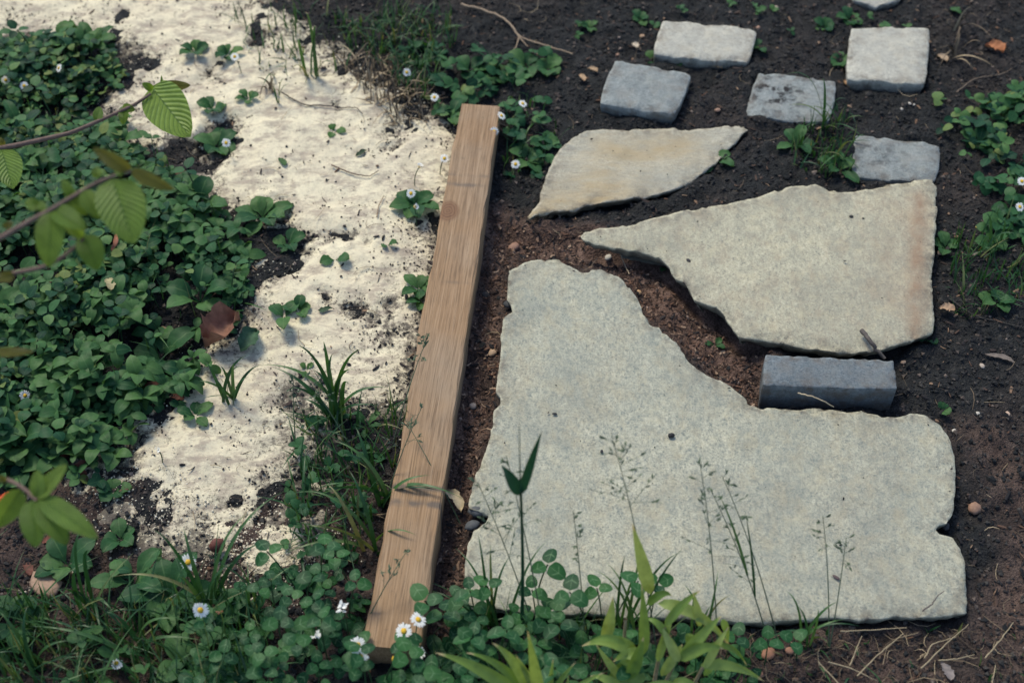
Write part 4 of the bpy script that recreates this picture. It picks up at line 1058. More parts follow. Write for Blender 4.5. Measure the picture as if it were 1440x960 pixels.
def panicle(base, tip, h, label, dens, seed, start=.55, ln=.045, sid=1.0, name="meadow_grass", leafs=()):
    r = random.Random(seed); b = ag(*base); b_ = np.array(b); e = np.array(at(*tip, b.z + h))
    root = thing(name, label, "seed grass", b, "flowering grasses")
    c = b_ * .55 + e * .45 + np.array((0, 0, h * .18))
    P = bez(b_ + np.array((0, 0, -.004)), c, e, 16) - b_
    V, F, U = tube(P, np.linspace(.0010, .0004, 16), 5); link("stem", mk_mesh("grass_stem", V, F, M["seed"], U, np.full(len(V), .3)), root)
    parts = []
    sv, sf, su = leaf_tmpl(.17, .8, .8, 4, .5, .1)
    for k in range(dens):
        f = start + (1 - start) * (k + .5) / dens; i = f * 15; i0 = int(i); p0 = P[i0] + (P[min(i0 + 1, 15)] - P[i0]) * (i - i0)
        a = r.uniform(0, 6.28); l = ln * (1.15 - f) / (1.15 - start) * r.uniform(.5, 1.1) * sid
        d = np.array((math.cos(a), math.sin(a) * .7, r.uniform(.2, .9)))
        q = p0 + d * l
        V, F, U = tube(bez(p0, p0 + d * l * .5 + np.array((0, 0, .003)), q, 4), .00028, 4); parts.append((V, F, U))
        for j in range(r.randint(3, 6)):
            s0 = p0 + (q - p0) * r.uniform(.35, 1.05)
            az, el = a + r.uniform(-.8, .8), r.uniform(-.2, 1.0)
            X, Y, Z = leaf_axes(np.array([az]), np.array([el]), np.array([r.uniform(-1, 1)]))
            V, F, U = scatter((sv, sf, su), X, Y, Z, s0[None], np.array([r.uniform(.004, .0075)])); parts.append((V, F, U))
    V, F, U = join(parts)
    tag(link("spikelets", mk_mesh("spikelets", V, F, M["seed"], U, np.full(len(V), .6)), root), kind="stuff")
    for (px, py, hh, wk, f) in leafs:
        p0 = P[int(f * 15)] + b_; ee = np.array(at(px, py, b.z + hh)); Pq = bez(p0, (p0 + ee) / 2 + np.array((0, 0, .02)), ee, 9) - b_
        V, F, U = ribbon(Pq, blade_w(9, wk), (1, .2, 0), .3); link("blade", mk_mesh("gblade", V, F, M["grass"], U, np.full(len(V), r.random())), root)
panicle((925, 920), (862, 620), .30, "tallest flowering grass, its open seed head in front of the slab centre", 22, 1, .68, .045, leafs=((960, 770, .14, .0016, .3),))
panicle((1010, 920), (985, 655), .26, "flowering grass with a loose seed head right of the tallest one", 18, 2, .5, .04)
panicle((1085, 915), (1000, 690), .20, "branching grass leaning left over the big slab, with seeds along its stem", 14, 3, .35, .028, leafs=((1047, 715, .2, .0016, .35), (1009, 690, .21, .0018, .5)))
panicle((1098, 915), (1015, 668), .22, "slim grass stem just right of the branching grass", 8, 4, .7, .02)
panicle((1166, 910), (1157, 725), .16, "straight pale grass stem near the bottom right of the big slab", 7, 5, .72, .016)
panicle((1166, 914), (1190, 755), .13, "grass with a feathery head leaning right near the slab corner", 9, 6, .75, .018)
panicle((825, 925), (806, 718), .19, "thin grass with dark seeds between the reed and the tallest grass", 9, 7, .6, .012)
panicle((765, 925), (672, 678), .22, "faint flowering grass leaning left of the dark reed", 18, 8, .55, .045)
panicle((770, 920), (712, 640), .25, "faint flowering grass just behind the dark reed", 14, 9, .6, .035)
panicle((552, 625), (604, 468), .14, "flowering grass in front of the timber at mid length", 12, 10, .72, .022)
panicle((538, 715), (592, 575), .12, "small flowering grass overlapping the left edge of the timber", 10, 11, .55, .03)
panicle((500, 640), (430, 530), .10, "seeding grass in the tuft on the sand", 8, 12, .6, .02)
panicle((500, 905), (575, 770), .10, "faint flowering grass over the near part of the timber", 9, 13, .55, .02)
panicle((650, 740), (570, 590), .08, "long thin stem lying slantwise across the timber", 4, 14, .9, .01)
panicle((415, 620), (412, 528), .08, "short leafy stem standing on the sand left of the tall tuft", 12, 15, .5, .010)

def bamboo(name, base, canes, leaves, label):
    b = ag(*base); b_ = np.array(b); up = .05
    canes = [(p0, -.004, p1, h1 + up) for p0, h0, p1, h1 in canes]; leaves = [(p0, h0 + up, p1, h1 + up, w_, a_) for p0, h0, p1, h1, w_, a_ in leaves]
    root = thing(name, label, "dwarf bamboo", b, "dwarf bamboo plants")
    for (p0, h0, p1, h1) in canes:
        A = np.array(at(*p0, b.z + h0)); E = np.array(at(*p1, b.z + h1))
        V, F, U = tube(bez(A, (A + E) / 2 + np.array((0, 0, .008)), E, 7) - b_, np.linspace(.0028, .0018, 7), 7)
        link("cane", mk_mesh("cane", V, F, M["bamboostem"], U), root)
    r = random.Random(9)
    for (p0, h0, p1, h1, wpx, arch) in leaves:
        A = np.array(at(*p0, b.z + h0)); E = np.array(at(*p1, b.z + h1))
        m_ = (A + E) / 2 + np.array((r.uniform(-.004, .004), 0, arch))
        P = bez(A, m_, E, 14) - b_
        wk = wpx / 1080 / 2 * .85
        side = np.cross(E - A, np.array((0, -.62, .78)))
        V, F, U = ribbon(P, lance_w(14, wk), side + np.array((0, 0, r.uniform(-.01, .01))), .28, 5)
        link("leaf", mk_mesh("bamboo_leaf", V, F, M["bamboo"], U, np.full(len(V), r.random())), root)
bamboo("dwarf_bamboo", (925, 985), [((925,985),0,(952,925),.06),((965,985),0,(990,935),.05),((915,985),0,(935,880),.10),((890,985),0,(900,905),.08),((870,985),0,(880,870),.09)],
 [((915,835),.10,(889,735),.20,19,.0),((905,920),.06,(902,820),.15,15,.0),((955,928),.06,(1015,865),.11,17,.02),((955,928),.06,(1018,912),.07,17,.035),
  ((925,848),.11,(1028,910),.05,17,.05),((985,935),.05,(1075,958),.02,15,.035),((990,940),.05,(1025,880),.09,12,.01),((895,920),.06,(818,908),.06,20,.045),
  ((880,960),.03,(838,905),.09,12,.0),((885,955),.04,(905,895),.1,18,.01),((935,880),.10,(985,830),.13,13,.02),((910,850),.1,(945,838),.11,12,.03),
  ((850,900),.06,(862,838),.12,17,.0),((905,925),.06,(862,930),.05,18,.03),((900,930),.05,(850,960),.02,22,.03),((955,930),.06,(930,880),.1,14,.01),
  ((925,930),.05,(948,862),.11,12,.01),((880,980),.02,(830,950),.05,16,.03),((890,960),.03,(832,985),.02,14,.03),((970,890),.08,(968,915),.06,12,.01),
  ((985,880),.09,(975,832),.14,12,.0),((1000,905),.06,(1050,935),.03,9,.03),((940,900),.08,(905,870),.1,11,.03),((945,960),.03,(990,985),.01,16,.03),
  ((960,975),.02,(900,965),.03,16,.03),((990,950),.03,(1015,925),.05,10,.02),((1015,870),.1,(1024,905),.06,10,.01),((880,905),.08,(825,905),.08,10,.03),
  ((905,945),.04,(875,985),.01,18,.02),((930,950),.03,(960,905),.07,14,.02)],
 "bright green dwarf bamboo clump at the bottom, right of the dark reed")
bamboo("dwarf_bamboo", (755, 1000), [((755,1000),0,(765,975),.03)],
 [((745,990),.02,(612,917),.09,19,.04),((750,985),.02,(655,917),.10,13,.05),((752,985),.02,(692,903),.12,17,.04),((760,990),.02,(742,886),.16,17,.0),((752,1000),.01,(670,962),.05,14,.03),
  ((765,995),.01,(725,920),.10,12,.02),((770,990),.01,(778,925),.08,10,.0),((775,1000),.01,(850,945),.05,11,.03),((765,1000),.0,(810,930),.07,10,.02),((790,1000),.0,(800,945),.05,9,.0)],
 "pale green dwarf bamboo at the bottom edge, left of the clump")

# ------------------------------------------------------------------ daisies
def petal_ring(n, r0, r1, wd, lift, drop, seed):
    r = random.Random(seed); parts = []
    for k in range(n):
        a = k * 6.283 / n + r.uniform(-.1, .1); d = np.array((math.cos(a), math.sin(a), 0)); l = r1 * r.uniform(.88, 1.05)
        P = np.array([d * r0 * .6, d * (r0 + (l - r0) * .5) + np.array((0, 0, lift)), d * l + np.array((0, 0, lift - drop + r.uniform(-.0006, .0006)))])
        parts.append(ribbon(bez(P[0], P[1], P[2], 5), wd * np.array([.5, .8, 1, .95, .35]), np.cross(d, (0, 0, 1.0)), .15))
    return join(parts)
def daisy(px, py, h, label, tilt=(0, 0), size=.0105, petals=True, seed=0, closed=False):
    g0 = ag(px, py); f = at(px, py, g0.z + h)               # flower head height above the ground
    bx, by = f.x + random.uniform(-.012, .012), f.y + random.uniform(-.012, .004)
    g = Vector((bx, by, gz(bx, by)))
    root = thing("daisy", label, "daisy", g, "daisies")
    top = Vector(f) - g
    V, F, U = tube(bez((0, 0, -.003), (0, 0, top.z * .7), top, 7), .0008, 5)
    link("stem", mk_mesh("daisy_stem", V, F, M["stem"], U), root)
    rot = (tilt[0] + .15, tilt[1], 0)
    dv = IV.copy() * np.array((1, 1, .55)) * size * .40
    o = link("flower_disc", mk_mesh("disc", dv + np.array((0, 0, .0008)), IF, M["disc"]), root); o.location = top; o.rotation_euler = rot
    if petals:
        V, F, U = petal_ring(20 if not closed else 12, size * .28, size * (1 if not closed else .7), size * .125, size * (.12 if not closed else .7), size * .1, seed)
        p = link("petals", mk_mesh("petals", V, F, M["petal"], U), root); p.location = top; p.rotation_euler = rot
        tag(p, kind="stuff")
TC = (-.5, 0)
for i, d in enumerate([
 (265,790,.075,"daisy tilted left above the rounder daisy in the lower left",(.55,-.2)),
 (282,857,.08,"fully open round daisy in the lower left grass",(.75,0)),
 (503,907,.085,"upper daisy of the pair at the left of the near timber end",(.3,.1)),
 (507,923,.08,"lower daisy of the pair at the left of the near timber end",(.5,-.3)),
 (568,887,.085,"daisy in front of the near end of the timber",(.2,-.1)),
 (588,871,.085,"daisy leaning right at the near right corner of the timber",(-.2,.5)),
 (578,272,.035,"open daisy with orange centre left of the timber",(.5,0)),
 (583,291,.03,"white daisy seen from the side below the orange centred one",(.2,.9)),
 (590,235,.04,"nodding daisy above the rosette left of the timber",(-.4,.3)),
 (572,102,.03,"open daisy in the grass at the far sand edge",(.5,.2)),
 (611,137,.03,"daisy in the leaves left of the far timber end",(.4,-.3)),
 (735,146,.03,"white daisy just behind the far right timber corner",(0,.4)),
 (705,163,.05,"white daisy overhanging the far right timber corner",(0,.6)),
 (695,185,.05,"pale daisy hanging over the right edge of the far timber",(.7,0)),
 (725,231,.03,"small daisy in the leaves right of the far timber",(.4,0)),
 (18,90,.04,"daisy in the row at the upper left, nearest the green mat tip",(.5,.2)),
 (51,93,.04,"middle daisy of the upper left row",(.1,.7)),
 (83,96,.04,"right daisy of the upper left row",(.2,-.7)),
 (8,113,.04,"lower daisy at the upper left edge of the picture",(.3,.5)),
 (34,121,.035,"small yellow centred daisy below the upper left row",(.6,0)),
 (318,201,.035,"daisy on the sand right of the hanging ribbed leaf",(.5,.2)),
 (330,80,.03,"yellowish daisy bud in the dark weed on the far sand",(.3,0)),
 (35,556,.03,"small white daisy in the mat at the left edge",(.3,.7)),
 (1437,255,.03,"white daisy cut by the right edge of the picture",(.3,0)),
 (1434,291,.03,"lower white daisy at the right edge of the picture",(.3,.3)),
 (163,931,.03,"white crumpled daisy at the bottom left",(.6,.6)),
 (625,223,.03,"spent dark daisy head by the left edge of the timber",(.3,0)),
]): daisy(*d[:4], tilt=d[4], seed=i, size=.0105 if d[1] > 700 else .0078, closed=i in (7, 8, 16, 25))
for px, py, h, lab in ((590,916,.085,"yellow daisy centre with few petals at the near timber end"), (555,926,.08,"bare yellow daisy centre in the clover below the timber")):
    daisy(px, py, h, lab, (.5, 0), .011, petals=px == 590, closed=True, seed=77)
def blossom(px, py, h, label, n=16):
    g = ag(px, py); root = thing("white_clover_flower", label, "flower", g, "small white flower heads")
    V, F, U = tube(bez((0, 0, -.003), (.004, 0, h * .6), (0, 0, h), 6), .0008, 5); link("stem", mk_mesh("bl_stem", V, F, M["stem"], U), root)
    r = random.Random(int(px)); parts = []
    t_ = leaf_tmpl(.3, .8, .7, 4, .4, .1)
    for k in range(n):
        az = np.array([r.uniform(0, 6.28)]); el = np.array([r.uniform(-.3, 1.4)]); X, Y, Z = leaf_axes(az, el, np.array([0.]))
        parts.append(scatter(t_, X, Y, Z, np.array([(r.uniform(-.004, .004), r.uniform(-.004, .004), h + r.uniform(-.003, .003))]), np.array([r.uniform(.004, .007)])))
    V, F, U = join(parts); tag(link("petals", mk_mesh("bl_pet", V, F, M["petal"], U), root), kind="stuff")
blossom(490, 900, .08, "ragged white flower head in the clover left of the timber end", 22)
blossom(452, 930, .065, "small white flower head left of the daisy pair", 14)
blossom(228, 650, .03, "tiny white flower on the sandy soil at lower left", 5)

# ------------------------------------------------------------------ shrub reaching in from the left
def shrub():
    root_p = Vector((-1.02, 1.32, gz(-1.02, 1.32)))
    root = thing("shrub", "shrub with ribbed bright green leaves whose twigs reach in from the left edge", "shrub", root_p)
    rp = np.array(root_p)
    tr = np.array([(0, 0, -.01), (.01, -.01, .2), (-.01, .0, .45), (.02, .01, .7), (.0, .0, .95)])
    V, F, U = tube(tr, [.011, .009, .008, .006, .003], 8); link("stem", mk_mesh("shrub_stem", V, F, M["twig"], U), root)
    def leaf(p0, z0, p1, z1, wpx, mat="shrub", arch=.006, parent=root, roll=0.0, cupf=.22):
        A = np.array(at(*p0, z0)); E = np.array(at(*p1, z1)); c_ = np.array((0, 0, CAM_H))
        dist = (E - c_) @ np.array(FWD); wk = wpx / FPX * dist / 2
        view = nrm(c_ - (A + E) / 2)
        m_ = (A + E) / 2 + view * arch
        P = bez(A, m_, E, 14) - rp
        side = np.cross(E - A, view); side = nrm(side) + view * roll
        t_ = np.linspace(0, 1, 14)
        Wl = leaf_w(14, wk, .72, .66)
        V, F, U = ribbon(P, Wl, side, cupf, 7)
        link("leaf", mk_mesh("shrub_leaf", V, F, M[mat], U, np.full(len(V), random.random())), parent)
    def twig(pts, ra, rb, start):
        Q = [np.array(start)] + [np.array(at(x, y, z)) for x, y, z in pts]
        Q = np.array(Q)
        # smooth the chain
        T = np.linspace(0, len(Q) - 1, 6 * len(Q)); P = np.column_stack([np.interp(T, np.arange(len(Q)), Q[:, k]) for k in range(3)])
        for _ in range(3): P[1:-1] = (P[:-2] + 2 * P[1:-1] + P[2:]) / 4
        V, F, U = tube(P - rp, np.linspace(ra, rb, len(P)), 7)
        return link("twig", mk_mesh("twig", V, F, M["twig"], U), root)
    s = lambda h: rp + np.array((0, 0, h))
    t1 = twig([(-70,222,.40),(-10,210,.40),(20,205,.40),(60,196,.40),(100,187,.405),(150,165,.41),(190,147,.415),(212,132,.42)], .0042, .0018, s(.25))
    leaf((213,122), .42, (268,193), .40, 62, parent=t1, roll=-.15); leaf((215,126), .42, (200,117), .43, 11, parent=t1)
    leaf((226,122), .42, (268,120), .425, 16, "shrubred", parent=t1); leaf((174,152), .413, (173,175), .40, 14, parent=t1)
    leaf((172,150), .413, (190,155), .41, 12, parent=t1); leaf((228,123), .42, (227,106), .43, 4, parent=t1)
    leaf((2,210), .40, (18,266), .385, 44, parent=t1, roll=.2); leaf((5,205), .40, (0,193), .41, 8, "shrubred", parent=t1); leaf((136,170), .41, (140,150), .415, 14, parent=t1)
    t2 = twig([(-80,372,.62),(-30,350,.625),(0,335,.63),(40,312,.635),(70,296,.64),(100,278,.645),(130,260,.65),(160,247,.655),(185,241,.66)], .0034, .0016, s(.42))
    leaf((158,252), .655, (188,343), .62, 68, parent=t2, roll=.1); leaf((184,240), .66, (131,208), .68, 24, "shrubred", parent=t2, roll=.5)
    leaf((184,240), .66, (246,267), .65, 22, "shrubred", parent=t2, roll=-.5); leaf((178,240), .66, (162,232), .66, 24, parent=t2)
    leaf((72,293), .64, (122,322), .63, 30, parent=t2, roll=.3); leaf((72,298), .64, (68,376), .60, 40, parent=t2, roll=-.2)
    leaf((96,272), .645, (122,302), .63, 26, parent=t2); leaf((100,275), .645, (88,252), .655, 16, parent=t2); leaf((118,268), .65, (140,308), .63, 26, parent=t2)
    leaf((55,290), .64, (35,284), .64, 18, parent=t2); leaf((60,298), .64, (58,282), .64, 12, parent=t2); leaf((5,320), .63, (18,312), .63, 10, "shrubred", parent=t2); leaf((136,250), .65, (136,234), .655, 14, parent=t2)
    t3 = twig([(-80,402,.58),(-30,393,.58),(0,388,.58),(30,382,.585),(60,376,.59),(85,364,.595),(105,348,.60),(118,335,.605)], .0032, .0016, s(.38))
    leaf((118,330), .605, (138,380), .58, 38, parent=t3, roll=.3); leaf((118,332), .605, (88,315), .62, 16, parent=t3); leaf((20,387), .583, (-8,392), .58, 16, "shrubred", parent=t3)
    leaf((-10,495), .5, (48,494), .5, 14, "shrubred", parent=t3)
    t4 = twig([(-90,640,.42),(-30,660,.43),(0,671,.435),(20,678,.44),(38,690,.44),(52,704,.445)], .0032, .0018, s(.28))
    leaf((50,700), .445, (94,652), .46, 24, parent=t4, roll=.4); leaf((30,688), .44, (-6,742), .41, 34, parent=t4, roll=.2); leaf((46,703), .445, (50,770), .42, 38, parent=t4, roll=-.2)
    leaf((54,704), .445, (95,766), .42, 36, parent=t4, roll=.1); leaf((56,700), .445, (138,757), .43, 34, parent=t4, roll=.3); leaf((50,698), .445, (70,700), .44, 20, parent=t4); leaf((10,676), .44, (-14,668), .45, 10, "shrubred", parent=t4)
    leaf((54,700), .445, (52,660), .46, 22, parent=t4, roll=.3)
    # foliage of the same shrub outside the frame
    rr = random.Random(4)
    for k in range(26):
        a = rr.uniform(1.6, 4.7); h = rr.uniform(.45, .95); A = np.array((0, 0, h)); d = np.array((math.cos(a), math.sin(a), rr.uniform(-.2, .3)))
        E = A + d * .09; P = bez(A, A + d * .05 + np.array((0, 0, .015)), E, 9)
        V, F, U = ribbon(P, leaf_w(9, .022, .75, .68), np.cross(d, (0, 0, 1.)), .2, 5)
        link("leaf", mk_mesh("outer_leaf", V, F, M["shrub"], U, np.full(len(V), rr.random())), root)
shrub()

# ------------------------------------------------------------------ pebbles, leaves, sticks and other single finds
def pebble(px, py, a, b, col, label, name="pebble", cat="pebble", zf=None, lift=.0, rot=None, hh=.6, group="loose pebbles", rough=.7):
    g = ag(px, py)
    if zf is not None: g = at(px, py, zf)
    r = np.random.default_rng(int(px * 3 + py))
    # one subdivision of the icosahedron, jittered
    ed, V, F = {}, [tuple(v) for v in IV], []
    def mid(i, j):
        k = (min(i, j), max(i, j))
        if k not in ed: ed[k] = len(V); m_ = (np.array(V[i]) + np.array(V[j])); V.append(tuple(m_ / np.linalg.norm(m_)))
        return ed[k]
    for i, j, k in IF:
        p, q, s = mid(i, j), mid(j, k), mid(k, i); F += [(i, p, s), (p, j, q), (s, q, k), (p, q, s)]
    V = np.array(V); V = V * r.uniform(.88, 1.1, (len(V), 1)) * np.array((a / 2, b / 2, b / 2 * hh))
    key = "pebble_%.3f_%.3f_%.3f" % col
    if key not in M: M[key] = m_flat(key, col, rough, .35, 260)
    o = link(name, mk_mesh(name, V, np.array(F), M[key]), None, (g.x, g.y, g.z + b * .5 * hh * .6 + lift))
    o.rotation_euler = (0, 0, r.uniform(0, 3) if rot is None else rot)
    return tag(o, label, cat, group)
TAN, WARM, DK, WH = (.30, .21, .15), (.27, .16, .11), (.035, .036, .04), (.48, .44, .38)
for p in [
 (1370,716,.021,.017,WARM,"orange brown pebble on the soil right of the big slab"),
 (1009,156,.011,.009,(.33,.2,.14),"small orange pebble between the grey setts"),
 (903,52,.010,.009,(.45,.30,.19),"tan pebble left of the pale left sett"),
 (868,78,.009,.007,(.33,.2,.14),"pinkish pebble above the leftmost grey sett"),
 (1066,40,.010,.008,(.33,.2,.14),"reddish pebble at the top right corner of the pale left sett"),
 (1090,12,.012,.009,(.42,.34,.26),"pale pebble on dark soil at the top"),
 (722,349,.022,.016,(.30,.17,.12),"flat brown stone in the gap above the big slab"),
 (855,363,.014,.010,WH,"white pebble under the edge of the right slab"),
 (693,497,.016,.012,(.38,.26,.17),"tan pebble in the gap beside the timber at mid length"),
 (665,572,.012,.011,(.32,.26,.22),"rounded grey brown pebble in the gap beside the timber"),
 (898,412,.011,.009,(.45,.28,.15),"amber pebble at the shoulder of the big slab"),
 (1268,154,.007,.005,WH,"left of three tiny white stones below the pale right sett"),
 (1279,146,.008,.005,WH,"middle of three tiny white stones below the pale right sett"),
 (1285,148,.007,.004,WH,"right of three tiny white stones below the pale right sett"),
 (1381,515,.010,.007,(.4,.33,.27),"grey pebble on dark soil right of the brick"),
 (1341,606,.008,.006,WH,"white pebble on soil at the upper right corner of the big slab"),
 (1374,582,.009,.006,WH,"white chip on the dark soil right of the brick"),
 (1417,582,.009,.006,(.5,.36,.27),"pinkish chip near the right edge level with the brick"),
 (1270,510,.009,.007,TAN,"tan pebble at the upper right corner of the brick"),
 (1322,356,.012,.009,(.45,.33,.26),"pale stone beside the rusty edge of the right slab"),
 (1374,320,.006,.005,(.5,.38,.1),"tiny yellow pebble near the right edge"),
 (78,925,.010,.008,(.25,.2,.17),"small stone in the bottom left grass"),
 (1080,920,.020,.016,(.33,.16,.10),"reddish stone on the litter below the big slab"),
 (1110,915,.012,.010,(.33,.17,.11),"smaller reddish stone right of the first below the slab"),
 (1067,948,.012,.010,(.3,.15,.1),"reddish stone at the bottom edge below the slab"),
 (142,818,.016,.012,(.28,.16,.1),"brown stone in the soil left of the lower daisies"),
 (309,862,.012,.011,(.3,.16,.1),"brown pebble right of the round daisy"),
 (660,905,.010,.008,(.4,.3,.2),"tan pebble in the gap near the timber end"),
 ]: pebble(*p)
pebble(944,613,.010,.008,(.02,.02,.022),"black pebble lying on the middle of the big slab",zf=Z_BIG,hh=.8)
pebble(780,582,.008,.004,(.03,.03,.032),"small dark seed on the upper part of the big slab",name="seed",cat="seed",zf=Z_BIG,group="seeds on the slab")
pebble(846,635,.007,.004,(.03,.03,.035),"small dark seed left of the black pebble on the slab",name="seed",cat="seed",zf=Z_BIG,group="seeds on the slab")
pebble(1176,812,.011,.005,(.10,.07,.07),"brown husk on the slab beside the grass at lower right",name="seed_husk",cat="husk",zf=Z_BIG,rot=-.7,group="seeds on the slab")
pebble(968,367,.009,.006,(.03,.03,.035),"dark crumb of soil on the left end of the right slab",name="soil_clod",cat="soil clod",zf=Z_RIGHT-.002,group="clods on the slabs")
pebble(1197,305,.007,.006,(.03,.03,.03),"dark crumb of soil on the upper part of the right slab",name="soil_clod",cat="soil clod",zf=Z_RIGHT,group="clods on the slabs")
pebble(674,726,.030,.019,(.085,.09,.095),"dark grey stone wedged in the left edge of the big slab",name="stone_chip",cat="stone",lift=.012,rot=.2,group="dark stones at the slab edge")
pebble(664,742,.022,.015,(.08,.085,.09),"lower dark stone in the gap at the left edge of the slab",name="stone_chip",cat="stone",lift=.004,rot=.5,group="dark stones at the slab edge")
pebble(716,433,.018,.015,(.05,.055,.06),"dark round stone in the notch near the top left of the big slab",name="stone_chip",cat="stone",lift=.006,group="dark stones at the slab edge")
pebble(1327,746,.014,.010,(.05,.048,.05),"dark pebble in the small notch on the right edge of the slab",name="stone_chip",cat="stone",lift=.01,group="dark stones at the slab edge")
pebble(308,776,.022,.017,(.13,.045,.035),"dark red brown seed cone among the lower left weeds",name="seed_cone",cat="cone",lift=.01,hh=1.3,group=None)
pebble(65,822,.05,.034,(.40,.26,.18),"flat sandy brown stone at the lower left",name="flat_stone",cat="stone",hh=.35,group=None)

def dry_leaf(px, py, ln, wd, az, col, label, curl=.5, cat="dry leaf", name="dry_leaf", lift=.004, transl=.1, arch=.3, ragged=.12, up=0.0, group="fallen leaves"):
    g = ag(px, py); key = "dry_leaf_%.3f_%.3f_%.3f" % col
    if key not in M: M[key] = m_flat(key, col, .7, .45, 120, transl=transl)
    n = 16; t = np.linspace(0, 1, n); r = np.random.default_rng(int(px))
    P = np.column_stack([np.zeros(n) + .06 * ln * np.sin(t * 5), (t - .5) * ln, arch * ln * np.sin(t * math.pi) * .5 + up * t * ln])
    Wl = leaf_w(n, wd / 2, .8, .7) * (1 + ragged * r.normal(size=n))
    V, F, U = ribbon(P, Wl, (1, 0, 0), 0, 9)
    s = (U[:, 0] - .5) * 2
    V[:, 2] += curl * wd * .5 * s ** 2 * (1 + .3 * np.sin(U[:, 1] * 11)) + .04 * wd * np.sin(U[:, 1] * 23 + s * 4)
    V[:, 2] -= V[:, 2].min()
    o = link(name, mk_mesh(name, V, F, M[key], U, np.zeros(len(V))), None, (g.x, g.y, g.z + lift)); o.rotation_euler = (0, 0, az)
    return tag(o, label, cat, group)
BR, CRM, ORG, GRN = (.25, .125, .085), (.52, .42, .27), (.42, .17, .075), (.05, .12, .035)
dry_leaf(316,476,.07,.05,-.75,BR,"large curled brown dead leaf at the edge of the sand",1.1,arch=.45,lift=.006,ragged=.2)
dry_leaf(352,484,.045,.03,-.5,(.06,.13,.075),"curled green leaf sprinkled with sand beside the brown dead leaf",.7,"fallen leaf","fallen_leaf",.004,.2)
dry_leaf(1397,73,.034,.026,.9,ORG,"orange brown dead leaf at the upper right",.5)
dry_leaf(640,712,.040,.016,.45,CRM,"crumpled cream dead leaf in the gap beside the timber",.6,arch=.4,lift=.012)
dry_leaf(397,229,.022,.010,.5,GRN,"fallen green leaf lying on the far sand",.2,"fallen leaf","fallen_leaf",.002,.2,.1)
dry_leaf(508,217,.022,.009,-.9,(.03,.06,.03),"dark fallen leaf on the sand near the far timber",.3,"fallen leaf","fallen_leaf",.002,.2,.2)
dry_leaf(458,437,.022,.009,-1.4,(.04,.08,.04),"small fallen leaf on the sand at mid height",.3,"fallen leaf","fallen_leaf",.002,.2,.2)
dry_leaf(252,252,.045,.014,-1.1,(.19,.085,.055),"red brown strip of bark between the green mat and the sand",.4,"bark","bark_strip",.004,.0,.15,group="bark pieces")
dry_leaf(172,372,.040,.007,-.15,(.27,.10,.055),"thin reddish bark piece standing in the green mat",.3,"bark","bark_strip",.05,.0,.1,group="bark pieces")
dry_leaf(18,723,.020,.016,.9,(.6,.09,.03),"red petal like leaf behind the lower shrub twig",.3,"fallen leaf","fallen_leaf",.035)
dry_leaf(165,432,.026,.014,.3,(.38,.33,.18),"pale yellowed leaf in the middle of the green mat",.3,lift=.05)
dry_leaf(1201,92,.016,.010,.6,(.5,.38,.24),"pale dead leaf bit at the left side of the pale right sett",.5)
dry_leaf(1190,122,.020,.014,.2,(.48,.30,.17),"tan dead leaf below the left corner of the pale right sett",.6)
dry_leaf(1323,86,.024,.014,.7,(.45,.33,.22),"tan dead leaf at the right side of the pale right sett",.5)
dry_leaf(1008,98,.018,.012,1.2,(.50,.36,.22),"tan dead leaf below the pale left sett",.5)
dry_leaf(833,102,.020,.010,1.0,(.48,.33,.2),"tan dead leaf left of the leftmost grey sett",.5)
dry_leaf(818,113,.020,.010,.4,(.45,.3,.18),"second tan dead leaf left of the leftmost grey sett",.5)
dry_leaf(892,68,.016,.012,.5,(.6,.5,.38),"cream dead leaf between pale and grey setts",.5)
dry_leaf(1330,438,.024,.015,1.3,(.42,.28,.18),"tan dead leaf on soil by the lower right corner of the rusty slab",.4)
dry_leaf(770,300,.022,.010,.9,(.6,.5,.36),"cream withered petals at the lower tip of the yellowish slab",.6)
dry_leaf(785,303,.018,.010,.3,(.6,.5,.36),"second cream withered petal at the tip of the yellowish slab",.6)
dry_leaf(1405,505,.045,.008,1.1,(.16,.13,.11),"grey brown wood splinter on the soil at right",.2,"bark","bark_strip",.003,.0,.1,group="bark pieces")
dry_leaf(1330,945,.026,.012,.2,(.20,.17,.16),"grey bark flake at the lower right edge",.3,"bark","bark_strip",.003,.0,.1,group="bark pieces")
for k, (px, py) in enumerate(((215,545),(195,552),(232,548),(250,560),(180,560),(95,640),(120,655),(70,760),(80,780),(40,800),(110,670),(205,530))):
    r_ = random.Random(k)
    dry_leaf(px, py, r_.uniform(.018, .032), r_.uniform(.009, .015), r_.uniform(0, 3), (.14 + .02 * (k % 3), .05, .032), "dark red bark chip on the bare soil at the lower end of the green mat", .2, "bark", "bark_chip", .002, 0, .1, group="red bark chips")

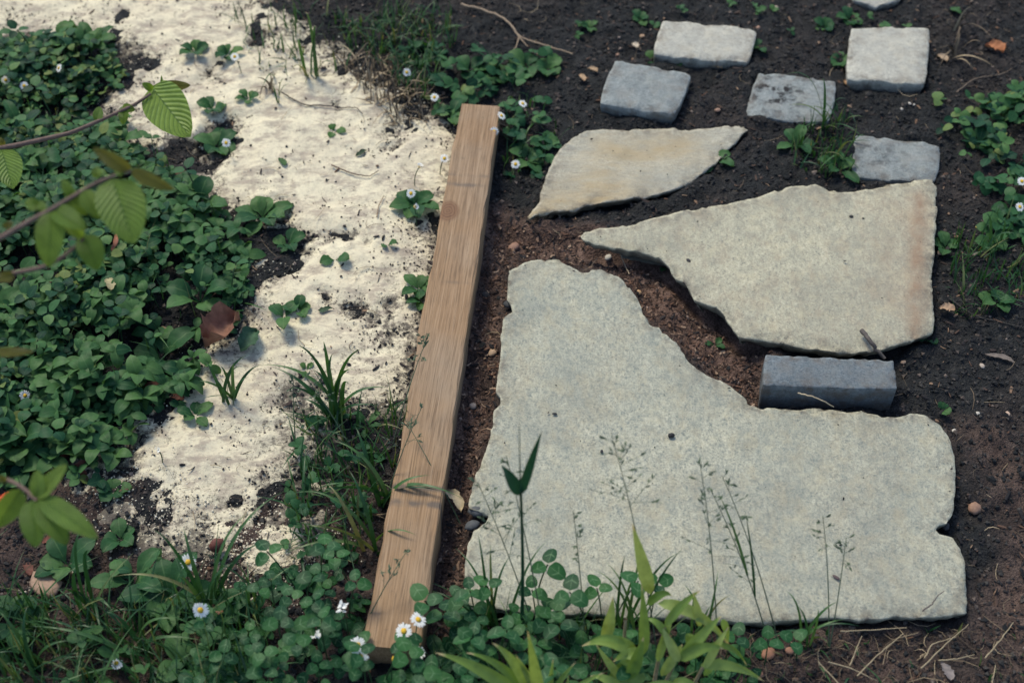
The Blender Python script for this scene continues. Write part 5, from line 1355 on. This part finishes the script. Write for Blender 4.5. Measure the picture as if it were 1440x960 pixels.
def stick(pts, r0, r1, col, label, name="twig", cat="twig", lift=.004, zf=None, group=None, branch=()):
    key = "stick_%.3f_%.3f_%.3f" % col
    if key not in M: M[key] = m_flat(key, col, .75, .4, 180)
    Q = []
    for q in pts:
        g = ag(q[0], q[1]); g = at(q[0], q[1], (q[2] if len(q) > 2 else g.z + lift)); Q.append(np.array(g))
    Q = np.array(Q); T = np.linspace(0, len(Q) - 1, 5 * len(Q)); P = np.column_stack([np.interp(T, np.arange(len(Q)), Q[:, k]) for k in range(3)])
    for _ in range(2): P[1:-1] = (P[:-2] + 2 * P[1:-1] + P[2:]) / 4
    P += np.random.default_rng(int(pts[0][0])).normal(size=P.shape) * r0 * .25
    o0 = P[0].copy(); V, F, U = tube(P - o0, np.linspace(r0, r1, len(P)), 6)
    o = tag(link(name, mk_mesh(name, V, F, M[key], U), None, o0), label, cat, group)
    for bpts in branch:
        B = np.array([np.array(at(x, y, ag(x, y).z + lift)) for x, y in bpts]); V, F, U = tube(B - o0, np.linspace(r0 * .7, r1 * .6, len(B)), 5)
        link("side_twig", mk_mesh("side_twig", V, F, M[key], U), o)
    return o
stick([(648,6),(680,14),(705,24),(718,34),(728,50),(745,58),(775,66),(805,76)], .0022, .0011, (.34,.25,.17), "tan forked root twig on the dark soil at the top", branch=[[(720,36),(730,52),(726,66),(716,76)],[(728,50),(737,60),(742,66)]], lift=.008)
stick([(396,130),(412,140),(430,148),(455,148),(480,152),(500,150),(510,160)], .0013, .0006, (.05,.04,.04), "thin black bent twig lying on the far sand")
stick([(466,232),(485,240),(500,245),(520,248),(532,240)], .0013, .0006, (.17,.12,.09), "small brown twig lying on the sand near the far timber")
stick([(530,305),(532,290),(540,275)], .001, .0005, (.25,.17,.11), "short brown sprig on the sand left of the daisy rosette")
stick([(1212,464,.039),(1225,482,.038),(1243,504,.022)], .0035, .0025, (.10,.085,.075), "dark wood splinter leaning on the lower edge of the right slab", "wood_splinter", "splinter")
stick([(1298,858,.034),(1310,850,.034),(1318,838,.034),(1328,830,.034)], .0011, .0005, (.12,.10,.09), "thin dark twig on the bottom right corner of the big slab")
stick([(1122,553,.052),(1140,556,.055),(1160,565,.05),(1172,572,.035)], .0010, .0007, (.45,.36,.24), "pale curved straw against the front of the brick", "straw", "straw")
for k, pts in enumerate([[(1182,887),(1230,885),(1275,882)],[(1205,950),(1240,915),(1270,890)],[(1295,940),(1330,905),(1362,877)],[(1165,930),(1200,940),(1235,958)],[(1385,925),(1410,895),(1425,875)],[(1195,935),(1207,905),(1212,893)],[(1320,928),(1350,925),(1370,920)],[(1395,960),(1398,945),(1400,935)],[(1300,925),(1310,905),(1345,895)],[(1150,930),(1175,955),(1190,975)],[(1240,975),(1290,968),(1320,972)]]):
    stick(pts, .0010, .0005, (.34,.27,.17), "dry straw stalk lying on the soil below the big slab", "straw_stalk", "straw", .009, group="straw stalks below the slab")
stick([(1068,862),(1010,902),(1000,925)] if False else [(868,345),(878,372),(885,385)], .0009, .0005, (.5,.4,.27), "pale straw under the left end of the right slab", "straw", "straw", .012)
stick([(1345,130),(1370,110),(1410,105),(1440,85)], .0011, .0006, (.2,.15,.11), "thin brown stem on the soil at the upper right")
stick([(1335,420),(1370,445),(1440,460)], .0016, .0008, (.05,.045,.04), "dark root on the soil right of the rusty slab corner")
